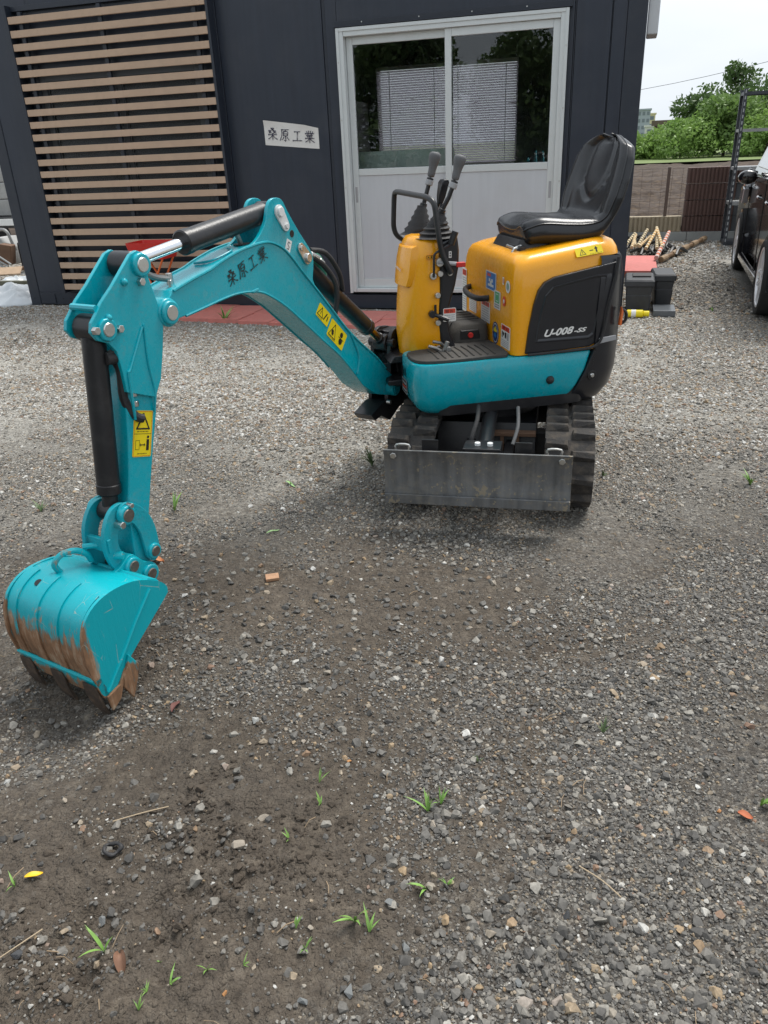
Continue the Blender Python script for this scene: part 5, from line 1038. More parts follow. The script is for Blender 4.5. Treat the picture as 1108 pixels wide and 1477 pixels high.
# back window with blind
g = Geo(); g.bb(BX0+.005,BX1-.005,8.925,8.93,BZ0+.005,BZ1-.005); obj('back_window_pane', g, GLASS, CAB, flat=True)
BLM = bpy.data.materials.new('blind_slat_lilac_lit'); BLM.use_nodes = True; bn_ = BLM.node_tree; bb_ = bn_.nodes['Principled BSDF']; bb_.inputs['Base Color'].default_value = (.62,.56,.63,1); bb_.inputs['Roughness'].default_value = .5  # white slats; the lavender light on them is put into their colour
tl = bn_.nodes.new('ShaderNodeBsdfTranslucent'); tl.inputs[0].default_value = (.74,.66,.76,1); ms = bn_.nodes.new('ShaderNodeMixShader'); ms.inputs[0].default_value = .85
bn_.links.new(bb_.outputs[0], ms.inputs[1]); bn_.links.new(tl.outputs[0], ms.inputs[2]); bn_.links.new(ms.outputs[0], bn_.nodes['Material Output'].inputs[0])
bl = obj('blind_headrail', Geo().bb(BX0-.02,BX1+.02,8.84,8.875,2.005,2.04), WHT, CAB)
N_ = 40; sl0 = None
for i in range(N_):
    z_ = 1.99-i*.0225
    if sl0 is None:
        g = Geo(); bx0, bx1 = BX0-.02, BX1+.02; g.add([(bx0,8.862,-.0085),(bx1,8.862,-.0085),(bx1,8.852,.003),(bx0,8.852,.003),(bx1,8.855,.0115),(bx0,8.855,.0115)], [(0,1,2,3),(3,2,4,5)]); sl0 = obj('blind_slat', g, BLM, bl, flat=True); sl0.location.z = z_; sl0.matrix_parent_inverse = Matrix()
    else: copy_to(sl0, (0, 0, z_))
g = Geo()
for x_ in (BX0+.12, -2.0, -1.75, BX1-.1): g.bb(x_-.003,x_+.003,8.846,8.849,1.10,2.0)
parts('blind_cord', g, WHT, bl)
cb('blind_bottom_rail', [(BX0,BX1,8.85,8.87,1.083,1.098)], WHT, bl)
# desk and things seen through the glass
DS = thing('desk', (-2.0, 7.2, .14), 'pale desk with a low screen seen through the left pane of the cabin door', 'desk'); 
g = Geo(); g.bb(-2.6,-1.40,6.86,7.5,1.0,1.03); obj('desk_top', g, WHT, DS, bevel=.003); g = Geo(); g.bb(-2.6,-1.385,6.84,6.852,.75,1.262); obj('screen_panel', g, mat('pale_green_board', (.38,.47,.44), .5), DS, bevel=.003)
for x_ in (-2.55,-1.45): g = Geo(); g.bb(x_-.02,x_+.02,6.9,7.4,.141,.999); obj('leg', g, GALV, DS)
cb('shelf_cabinet', [(-3.2,-2.72,8.45,8.85,.141,1.72)], mat('pale_grey_board', (.22,.22,.22), .5))
g = Geo(); g.cyl((-2.33,7.1,1.032),(-2.33,7.1,1.30),.03,14); g.cyl((-2.33,7.1,1.30),(-2.33,7.1,1.35),.012,10); tag(obj('bottle', g, mat('green_bottle',(.02,.35,.15),.3), None), 'small green bottle standing on the desk inside the cabin', 'bottle')
# sliding door
DF = cb('door_frame', [(DX0,DX0+.045,WY-.035,WY+.09,DZ0,DZ1),(DX1-.045,DX1,WY-.035,WY+.09,DZ0,DZ1),(DX0+.046,DX1-.046,WY-.033,WY+.09,DZ1-.045,DZ1),(DX0+.046,DX1-.046,WY-.033,WY+.09,DZ0,DZ0+.03)], ALU, bevel=.003)
cb('frame_lip', [(DX0-.012,DX0+.012,WY-.042,WY-.0355,DZ0-.008,DZ1+.012),(DX1-.012,DX1+.012,WY-.042,WY-.0355,DZ0-.008,DZ1+.012),(DX0+.0125,DX1-.0125,WY-.042,WY-.0355,DZ1-.012,DZ1+.012)], ALU, DF)
cb('drip_cap', [(DX0-.03,DX1+.03,WY-.045,WY-.0005,DZ1+.016,DZ1+.022),(DX0-.03,DX1+.03,WY-.006,WY-.0005,DZ1+.023,DZ1+.062)], CABT, DF)
def sash(x0, x1, y, hside):
    S = cb('door_sash', [(x0,x0+.05,y,y+.03,DZ0+.031,DZ1-.046),(x1-.05,x1,y,y+.03,DZ0+.031,DZ1-.046),(x0+.0505,x1-.0505,y,y+.03,DZ1-.10,DZ1-.046),(x0+.0505,x1-.0505,y,y+.03,1.085,1.137),(x0+.0505,x1-.0505,y,y+.03,DZ0+.031,DZ0+.105)], ALU, bevel=.003)
    g = Geo(); g.bb(x0+.0505,x1-.0505,y+.012,y+.017,1.138,DZ1-.101); obj('glass_pane', g, GLASS, S, flat=True)
    g = Geo(); g.bb(x0+.0505,x1-.0505,y+.008,y+.022,DZ0+.106,1.084); obj('kick_panel', g, KICK, S, flat=True)
    g = Geo(); hx = x0+.025 if hside else x1-.025; g.bb(hx-.009,hx+.009,y-.003,y+.001,.88,1.0); obj('pull_handle', g, STGR, S, bevel=.001)
sash(DX0+.047, -1.355, WY+.028, True); sash(-1.405, DX1-.047, WY-.008, False)
g = Geo()
for z_ in (.5,1.0,1.5,1.9): 
    for x_ in (DX0, DX1): g.cyl((x_,WY-.0445,z_),(x_,WY-.042,z_),.006,8)
for x_ in (-2.05,-1.6,-1.2,-.8): g.cyl((x_,WY-.008,DZ1+.045),(x_,WY-.006,DZ1+.045),.005,8)
parts('screw', g, STEEL, DF)
# window behind the louvre
cb('window_frame', [(WX0,WX0+.05,WY-.02,WY+.05,WZ0,WZ1),(WX1-.05,WX1,WY-.02,WY+.05,WZ0,WZ1),(WX0+.051,WX1-.051,WY-.02,WY+.05,WZ1-.05,WZ1),(WX0+.051,WX1-.051,WY-.02,WY+.05,WZ0,WZ0+.05),(-4.26,-4.22,WY-.015,WY+.04,WZ0+.051,WZ1-.051)], mat('grey_window_frame', (.10,.11,.12), .5))
g = Geo(); g.bb(WX0+.051,-4.261,WY+.01,WY+.014,WZ0+.051,WZ1-.051); obj('glass_pane', g, GLASSF, CAB, flat=True); g = Geo(); g.bb(-4.219,WX1-.051,WY+.005,WY+.009,WZ0+.051,WZ1-.051); obj('glass_pane', g, GLASSF, CAB, flat=True)
cb('roller_blind', [(WX0,WX1,WY+.03,WY+.033,.985,1.925)], mat('grey_cloth', (.055,.06,.068), .8))
# louvre screen
LV = cb('screen_frame', [(SX0-.035,SX0-.002,WY-.11,WY-.004,.14,2.50),(SX1+.002,SX1+.024,WY-.11,WY-.004,.14,2.50),(SX0,SX1,WY-.045,WY-.004,2.46,2.50)], CABT, bevel=.002)
cb('screen_batten', [(x_-.018,x_+.018,WY-.075,WY-.047,.16,2.45) for x_ in (SX0+.10,-4.28,SX1-.12)], CABT, LV)
s0 = None
for i in range(23):
    z_ = .199+i*.0996
    if s0 is None:
        g = Geo(); g.bb(SX0,SX1,WY-.105,WY-.078,-.0262,.0262); s0 = obj('louvre_slat', g, WOODC, LV, bevel=.0025); s0.location.z = z_; s0.matrix_parent_inverse = Matrix()
    else: c = copy_to(s0, (0, 0, z_+(.0012*math.sin(i*7.3)))); c.rotation_euler = (.02*math.sin(i*3.1), .0006*math.sin(i*5.), 0) if False else (0, .0004*math.sin(i*5.), 0)
g = Geo()
for i in range(1, 22, 3):
    for x_ in (SX0+.03, SX1-.03): g.cyl((x_,WY-.012,.237+i*.1011),(x_,WY-.004,.237+i*.1011),.008,8)
obj('screw', g, STEEL, LV)
g = Geo(); g.bb(.04,.115,WY+.02,WY+.32,1.93,2.5); wb = tag(obj('vent_duct_cover', g, mat('grey_white_plastic', (.5,.52,.54), .45), None, bevel=.008), 'pale grey duct cover fixed high on the right end of the cabin', 'duct cover')
# magnetic sign
SG = thing('name_sign', (-2.70, WY-.003, 1.41), 'creased white sheet sign with four black brush characters on the cabin wall', 'sign')
g = Geo(); vs = []; NXs, NZs = 16, 8
for j in range(NZs+1):
    for i in range(NXs+1):
        u, v = i/NXs, j/NZs; x_ = -2.942+u*.478; z_ = 1.349-.048*u+v*(.186-.02*u-.012*max(0, u-.75)*4*v); vs.append((x_, WY-.004-.010*max(0, v-.75)*4*(.5+.5*math.sin(u*9+1))-.003*math.sin(u*5)*v*v, z_))
vs2 = [(a, b+.0022, c) for a, b, c in vs]; q = NXs+1; o_ = len(vs)
fs = [(j*q+i, j*q+i+1, (j+1)*q+i+1, (j+1)*q+i) for j in range(NZs) for i in range(NXs)]
g.add(vs, fs); g.add(vs2, [f[::-1] for f in fs]); g.f += [(j*q, (j+1)*q, o_+(j+1)*q, o_+j*q) for j in range(NZs)]+[(j*q+NXs, (j+1)*q+NXs, o_+(j+1)*q+NXs, o_+j*q+NXs) for j in range(NZs)]+[(i, i+1, o_+i+1, o_+i) for i in range(NXs)]+[(NZs*q+i, NZs*q+i+1, o_+NZs*q+i+1, o_+NZs*q+i) for i in range(NXs)]
obj('sheet', g, mat('magnet_sheet_white', (.74,.73,.70), .35, var=.05, vscale=20, dust=.2, dcol=(.4,.38,.35), dscale=40), SG)
g = Geo(); kanji_geo(g, (-2.918, WY-.0085, 1.385), (1, 0, -.11), (.04, 0, 1), .095, gap=1.15, wid=12.5, lift=(0,-1,0)); obj('lettering', g, INK, SG, flat=True)
# ================================================================== paver walkway
PV = mat('red_concrete_paver', (.60,.20,.165), .8, var=.2, vscale=12, bump=.5, bscale=180, dust=.4, dcol=(.28,.19,.16), dscale=16)
walk = bpy.data.objects.new('paved_path', None); COL.objects.link(walk); walk['kind'] = 'structure'
rd = random.Random(5); p0 = None
for i in range(11):
    for r in (0, 1):
        x_ = -3.50+i*.302+r*.0; y_ = 6.13+.30*(r)+.0-.03*i*.0
        if i >= 2 and False: continue
        yy = 6.13-.035*i+.302*r
        if p0 is None: g = Geo(); g.box((0,0,0), (.298,.298,.06)); p0 = obj('paver', g, PV, walk, bevel=.004); p0.location = (x_, yy, .0+rd.uniform(-.004,.004)); p0.matrix_parent_inverse = Matrix()
        else:
            c = copy_to(p0, (x_, yy, rd.uniform(-.004,.006))); c.rotation_euler = (rd.uniform(-.012,.012), rd.uniform(-.012,.012), rd.uniform(-.012,.012)-.05)
# ================================================================== RED FOLDING STOOL
ST = thing('folding_stool', (-3.94, 6.22, 0), 'red plastic tray on crossed orange folding legs by the louvre screen', 'stool')
g = Geo(); g.loft([rrect(-4.10,-3.78,6.10,6.34,.02,3,.50,lambda a,b,z: Vector((a,b,z))), rrect(-4.125,-3.755,6.08,6.36,.02,3,.635,lambda a,b,z: Vector((a,b,z))), rrect(-4.11,-3.77,6.095,6.345,.02,3,.635,lambda a,b,z: Vector((a,b,z))), rrect(-4.09,-3.79,6.11,6.33,.02,3,.515,lambda a,b,z: Vector((a,b,z)))])
obj('tray', g, RED, ST, ang=30)
for y_ in (6.13, 6.31):
    for s_ in (1, -1): g = Geo(); g.tube([(-3.94-s_*.14, y_+.008*s_, .5), (-3.94+s_*.14, y_+.008*s_, .015)], .009, 8); obj('leg', g, ORG, ST)
for x_ in (-4.08,-3.80): g = Geo(); g.tube([(x_,6.12,.02),(x_,6.32,.02)], .009, 8); obj('stretcher', g, ORG, ST)
# ================================================================== SCRAP AT THE LEFT END OF THE CABIN
CONC = mat('weathered_concrete', (.36,.36,.35), .85, var=.2, vscale=6, bump=.5, bscale=60, dust=.4, dcol=(.2,.2,.19), dscale=8)
k = 0; labs = ['pale concrete block at the bottom of the stack beyond the cabin corner', 'second pale concrete block up behind the cabin corner', 'pale concrete block on top of the stack behind the cabin corner', 'grey concrete block standing left of the stack behind the cabin', 'grey concrete block lying on the left block behind the cabin', 'topmost left concrete block behind the cabin corner']
for i in range(2):
    for j in range(3):
        g = Geo(); dx = .04*((j+i) % 2); g.bb(-9.86+i*-.42+dx,-9.46+i*-.42+dx,11.2,11.6,.525+j*.255,.775+j*.255); tag(obj('concrete_block', g, CONC, None, bevel=.02), labs[k], 'block', 'stacked concrete blocks'); k += 1
TB = thing('truck_tailboard', (-10.1, 11.3, 0), 'truck tail section with red lamp under the concrete blocks', 'truck part')
g = Geo(); g.bb(-11.2,-9.1,10.95,11.9,.36,.52); obj('load_bed', g, BLKM, TB, bevel=.01); g = Geo(); g.bb(-9.72,-9.30,10.92,10.948,.40,.50); obj('plate', g, WHT, TB, bevel=.004); g = Geo(); g.bb(-9.95,-9.74,10.92,10.948,.40,.50); obj('tail_lamp', g, RED, TB, bevel=.01)
for y_ in (11.1, 11.7): g = Geo(); g.cyl((-10.5,y_,.18),(-10.3,y_,.18),.18,20); obj('wheel', g, RUB, TB)
MC = thing('scrap_machine', (-7.85, 8.8, 0), 'rusty grey scrap machine with a bent tube handle beside the cabin', 'scrap machine')
g = Geo(); g.tube(round_path([(-8.25,8.75,.30),(-8.12,8.75,.52),(-7.62,8.72,.54),(-7.55,8.72,.28)], .08), .020, 10); obj('tube_handle', g, GALV, MC)
g = Geo(); g.tube(round_path([(-8.2,8.6,.18),(-8.1,8.6,.36),(-7.75,8.58,.37),(-7.68,8.58,.12)], .06), .016, 10); obj('tube_handle', g, GALV, MC)
g = Geo(); g.loft([rrect(-8.12+e,-7.74-e,8.85,9.2,.06,4,z,lambda a,b,zz: Vector((a,b,zz))) for z, e in ((.08,.03),(.16,0),(.30,.01),(.36,.06),(.42,.12))]); obj('drum', g, CONC, MC, bevel=.008)
g = Geo(); g.box((-7.60,8.62,.25), (.15,.16,.24), Matrix.Rotation(.3,3,'Z')@Matrix.Rotation(.2,3,'Y')); obj('brown_box', g, mat('rusty_steel', (.16,.09,.055), .8), MC, bevel=.012); g = Geo(); g.bb(-7.50,-7.3,8.7,9.1,.02,.38); obj('engine_block', g, BLKM, MC, bevel=.02)
g = Geo()
for a in range(6): g.tube([(-8.1+.1*a,8.5-.03*a,.05+.05*a),(-7.85+.07*a,8.35,.10+.03*a),(-7.55+.05*a,8.3,.06+.02*a)], .012, 8, smooth=4)
parts('bent_pipe', g, GALV, MC)
def crumple(name, cx, cy, rx, ry, h, m, seed, label, cat):
    N = 34; vs = []; g = Geo()
    for j in range(N):
        for i in range(N):
            u, v = i/(N-1)*2-1, j/(N-1)*2-1; r = max(abs(u), abs(v)); x = cx+u*rx*(1+.15*math.sin(v*5+seed)); y = cy+v*ry*(1+.15*math.sin(u*4+seed))
            a = np.array([x]); b = np.array([y]); n_ = 1-2*abs(float(vnoise(a,b,5.,seed)[0])); n2 = 1-2*abs(float(vnoise(a,b,13.,seed+1)[0]))
            vs.append((x, y, .006+max(0, (1-r**3))*h*(n_*.7+n2*.3)))
    g.add(vs, [(j*N+i, j*N+i+1, (j+1)*N+i+1, (j+1)*N+i) for j in range(N-1) for i in range(N-1)]); o = obj(name, g, m, None, ang=50); s = o.modifiers.new('s', 'SOLIDIFY'); s.thickness = .004; return tag(o, label, cat)
PLS = mat('white_plastic_sheet', (.55,.58,.60), .3, var=.1)
crumple('plastic_sheet', -6.15, 6.95, .42, .42, .16, PLS, 31, 'crumpled white plastic sheet lying against the cabin corner', 'plastic sheet'); crumple('plastic_sheet', -6.72, 7.62, .24, .24, .13, PLS, 44, 'smaller crumpled white sheet in front of the scrap machine', 'plastic sheet')
g = Geo(); g.box((-7.06,7.98,.13), (.26,.15,.015), Matrix.Rotation(.4, 3, 'Z')@Matrix.Rotation(.45, 3, 'X')); tag(obj('board', g, mat('weathered_plywood', (.42,.30,.2), .8, var=.25, vscale=14), None, bevel=.002), 'tan broken plywood board leaning on the scrap by the cabin', 'board')
g = Geo(); g.box((-6.78,7.35,.09), (1.0,.07,.05), Matrix.Rotation(.75, 3, 'Z')@Matrix.Rotation(.1,3,'Y')); tag(obj('timber', g, mat('grey_timber', (.14,.14,.10), .85, var=.3, vscale=10), None, bevel=.003), 'grey weathered timber lying across the gravel by the cabin', 'timber')
g = Geo(); g.tube([(-7.6,8.0,.03),(-6.9,8.25,.16)], .022, 10); tag(obj('steel_pipe', g, mat('rusty_steel', (.16,.09,.055), .8), None), 'rusty steel pipe propped against the scrap machine', 'pipe')
# ================================================================== BOXES, CAN, CHAINS AT THE RIGHT
TBM = mat('dark_grey_toolbox', (.03,.032,.036), .5, var=.15, dust=.15, dcol=(.15,.15,.15))
def toolbox(x, y, w, d, h, label, rz=0):
    B = thing('tool_box', (x, y, 0), label, 'tool box', 'dark tool boxes beside the cabin'); R = Matrix.Rotation(rz, 3, 'Z')
    f = lambda a, b, z: R@Vector((a, b, z))+Vector((x, y, 0))
    g = Geo(); g.loft([rrect(-w/2+.015,w/2-.015,-d/2+.01,d/2-.01,.015,3,.004,f), rrect(-w/2+.005,w/2-.005,-d/2,d/2,.015,3,h*.55,f), rrect(-w/2+.01,w/2-.01,-d/2+.003,d/2-.003,.015,3,h*.56,f), rrect(-w/2,w/2,-d/2,d/2,.015,3,h*.80,f)]); obj('box_body', g, TBM, B, bevel=.002)
    g = Geo(); g.loft([rrect(-w/2-.012,w/2+.012,-d/2-.012,d/2+.012,.015,3,h*.81,f), rrect(-w/2-.012,w/2+.012,-d/2-.012,d/2+.012,.015,3,h*.95,f), rrect(-w/2+.0,w/2-.0,-d/2,d/2,.015,3,h,f)]); obj('lid', g, TBM, B, bevel=.003)
    return B
toolbox(.155, 6.68, .205, .36, .275, 'dark grey tool box nearer to the excavator, with a flat pad on its lid'); toolbox(.345, 6.95, .15, .36, .275, 'second dark grey tool box behind and right of the first', .05)
g = Geo(); g.bb(.10,.24,6.62,6.78,.276,.286); tag(obj('rubber_pad', g, RUB, None, bevel=.002), 'small black rubber pad lying on the near tool box lid', 'pad')
g = Geo(); g.bb(.275,.44,6.44,6.70,.004,.050); tag(obj('slab', g, mat('wet_grey_slab', (.10,.11,.12), .3, var=.2), None, bevel=.004), 'low grey slab on the gravel right of the yellow can', 'slab')
CN = thing('spray_can', (.155, 6.42, 0), 'yellow spray can with white label lying before the tool boxes', 'spray can')
g = Geo(); g.cyl((.075,6.40,.034),(.20,6.40,.034),.030,24,ch=.006); obj('can_body', g, STY, CN); g = Geo(); g.cyl((.11,6.40,.034),(.145,6.40,.034),.0308,24,ch=.0003); obj('paper_band', g, STW, CN); g = Geo(); g.cyl((.20,6.40,.034),(.245,6.40,.034),.022,20,ch=.004); obj('cap', g, STY, CN)
g = Geo(); g.bb(-.25,.36,8.38,9.5,.045,.065); RB = thing('red_pallet_sheet', (.05, 8.9, 0), 'faded red sheet on a low orange frame beside the cabin end', 'red sheet'); obj('sheet', g, mat('faded_red_board', (.55,.14,.12), .6, var=.15, vscale=14, dust=.4, dcol=(.35,.2,.17), dscale=20), RB, bevel=.004)
for x_ in (-.2,.32):
    for y_ in (8.42,9.38): g = Geo(); g.bb(x_-.02,x_+.02,y_-.02,y_+.02,.0,.0445); obj('leg', g, ORG, RB)
g = Geo(); g.bb(-.18,.30,8.40,8.43,.005,.043); obj('rail', g, ORG, RB)
PCR = mat('cream_plastic_link', (.62,.50,.30), .5, var=.1, dust=.2); PCY = mat('amber_plastic_link', (.62,.30,.05), .5, var=.1); PCB = mat('black_plastic_link', (.02,.02,.02), .5)
def bar(p0, p1, r, cols, n, name, label, cat, group=None):
    A, B = Vector(p0), Vector(p1); T_ = thing(name, (p0[0], p0[1], 0), label, cat, group)
    for c in range(len(cols)):
        g = Geo()
        for i in range(c, n, len(cols)): g.cyl(A.lerp(B, i/n), A.lerp(B, (i+.97)/n), r*(1 if c % 2 == 0 else .72), 10)
        obj('band', g, cols[c], T_)
    return T_
rd = random.Random(9); dscr = ['leftmost', 'second', 'third', 'fourth', 'fifth', 'sixth', 'seventh', 'eighth', 'ninth']
for i in range(9):
    x_ = .06+i*.055; bar((x_+rd.uniform(-.05,.05)-.05, 9.75+rd.uniform(-.1,.1), .10+rd.uniform(0,.06)), (x_+rd.uniform(-.06,.1), 11.0+rd.uniform(-.2,.2), .10+rd.uniform(0,.12)), .019, [PCR, PCY] if i % 3 else [PCR, PCB], 17, 'barrier_pole', dscr[i]+' banded cream barrier pole from the cabin in the pile by the fence', 'barrier pole', 'barrier poles heaped by the fence')
g = Geo()
for i in range(26):
    a, b = rd.uniform(0,.6), rd.uniform(9.6,11.1); g.tube([(a,b,.03),(a+rd.uniform(-.1,.1),b+.15,.09),(a+rd.uniform(-.15,.15),b+.3,.03)], .018, 6, smooth=3)
tag(obj('black_netting', g, PCB, None), 'tangled black rope and netting under the barrier poles', 'netting')
bar((.36,9.05,.10), (.56,11.0,.16), .024, [mat('pale_pink_plastic', (.6,.45,.4), .5), ORG], 20, 'marker_pole', 'orange and white banded marker pole beside the red sheet', 'marker pole')
bar((.42,9.35,.04), (1.02,11.25,.05), .033, [mat('bamboo_tan', (.28,.19,.11), .6, var=.3), mat('bamboo_brown', (.16,.09,.04), .6)], 9, 'long_pole', 'long brown pole lying on the gravel towards the fence', 'pole')
# ================================================================== FENCE WALL
FY = 11.5
FW_ = thing('block_wall', (-2, FY, 0), 'low ribbed block wall on a grey concrete footing behind the yard', 'wall')
FT = mat('footing_concrete', (.33,.34,.33), .85, var=.15, vscale=4, bump=.4, bscale=50, dust=.4, dcol=(.2,.2,.19), dscale=5)
f0 = None
for i in range(16):
    x_ = -7.6+i*.80
    if f0 is None: g = Geo(); g.bb(-.397,.397,FY-.09,FY+.09,-.05,.112); f0 = obj('footing_block', g, FT, FW_, bevel=.004); f0.location.x = x_
    else: copy_to(f0, (x_, 0, 0))
def ribbed(L, h, y0, nrib):
    g = Geo(); prof = []; p = L/nrib
    for i in range(nrib):
        a = -L/2+i*p; prof += [(a+.1*p, y0), (a+.18*p, y0-.016), (a+.72*p, y0-.016), (a+.80*p, y0)]
    pts_ = [(-L/2, y0)]+prof+[(L/2, y0), (L/2, y0+.13), (-L/2, y0+.13)]
    g.loft([[(a, b, 0) for a, b in pts_], [(a, b, h) for a, b in pts_]]); return g
BEG = mat('beige_ribbed_block', (.36,.30,.21), .8, var=.12, vscale=8, bump=.3, bscale=90, dust=.2, dcol=(.2,.18,.14)); BRN = mat('brown_ribbed_block', (.105,.06,.05), .7, var=.15, vscale=6, bump=.3, bscale=90, dust=.2, dcol=(.16,.12,.11)); GRB = mat('grey_block', (.10,.11,.12), .8, var=.15)
b0 = obj('beige_block', ribbed(.60,.19,FY-.065,11), BEG, FW_, bevel=.002); b0.location = (.418,0,.1145)
for i in range(1, 12): copy_to(b0, (.418-.603*i, 0, .1145))
r0 = obj('brown_block', ribbed(.60,.186,FY-.068,13), BRN, FW_, bevel=.002); r0.location = (1.03,0,.1145); first = True
for j in range(4):
    for i in range(2 if j < 3 else 4):
        if i == 1 and j < 3: continue
        if not (j == 0 and i == 0): copy_to(r0, (1.03+i*.603, 0, .1145+j*.1945))
q0 = None
for j in range(3):
    for i in range(1, 5):
        x_ = 1.03+i*.603
        if q0 is None: g = Geo(); g.bb(-.3,.3,FY-.06,FY+.06,0,.186); q0 = obj('grey_block', g, GRB, FW_, bevel=.003); q0.location = (x_,0,.1145+j*.1945)
        else: copy_to(q0, (x_, 0, .1145+j*.1945))
WF_ = thing('wire_fence', (-2, FY, .31), 'thin wire fence with brown posts standing on the beige block wall', 'fence')
FPM = mat('brown_fence_post', (.12,.085,.07), .5, var=.1); wz = [.34,.37,.42,.52,.60,.70,.80,.88]
w0 = None
for z_ in wz:
    if w0 is None: g = Geo(); g.tube([(-6.5,FY,0),(.70,FY,0)], .0026, 6); w0 = obj('wire', g, FPM, WF_); w0.location.z = z_
    else: copy_to(w0, (0, 0, z_))
for i in range(4): g = Geo(); g.bb(.505-2*i-.02,.505-2*i+.02,FY-.02,FY+.02,.305,.90); obj('post', g, FPM, WF_, bevel=.003)
g = Geo()
for i in range(58): x_ = -6.45+i*.125; g.tube([(x_,FY+.004,.33),(x_,FY+.004,.885)], .0018, 5)
o = obj('vertical_wires', g, FPM, WF_); o['kind'] = 'stuff'
# ================================================================== STEEL RACK
RK = thing('steel_shelving', (1.65, 11.0, 0), 'empty dark steel angle shelving unit standing by the brown block wall', 'shelving')
RM = mat('dark_rack_steel', (.05,.055,.065), .45, metal=.3, var=.2, dust=.2, dcol=(.2,.2,.2)); RS = mat('rack_shelf_steel', (.30,.31,.31), .45, metal=.4, var=.1, dust=.2)
for x_, sx in ((1.20,1),(2.10,-1)):
    for y_, sy in ((10.82,1),(11.20,-1)):
        g = Geo(); g.bb(x_,x_+sx*.038,y_,y_+sy*.003,.01,1.72); g.bb(x_,x_+sx*.003,y_+sy*.0035,y_+sy*.038,.01,1.72); po = obj('upright', g, RM, RK)
        g = Geo()
        for i in range(26): z_ = .05+i*.065; g.bb(x_+sx*.012,x_+sx*.026,y_-sy*.0012,y_-sy*.0002,z_,z_+.036); g.bb(x_-sx*.0012,x_-sx*.0002,y_+sy*.013,y_+sy*.027,z_,z_+.036)
        h_ = obj('slots', g, mat('slot_light', (.33,.35,.36), .7), po); h_['kind'] = 'stuff'
for z_ in (.045,.50,.89,1.30,1.685): g = Geo(); g.bb(1.204,2.096,10.825,11.195,z_,z_+.004); g.bb(1.204,2.096,10.824,10.8275,z_-.03,z_-.0005); g.bb(1.204,2.096,11.1925,11.196,z_-.03,z_-.0005); g.bb(1.2035,1.2065,10.83,11.19,z_-.03,z_-.0005); obj('shelf', g, RS if .1 < z_ < 1.6 else RM, RK)
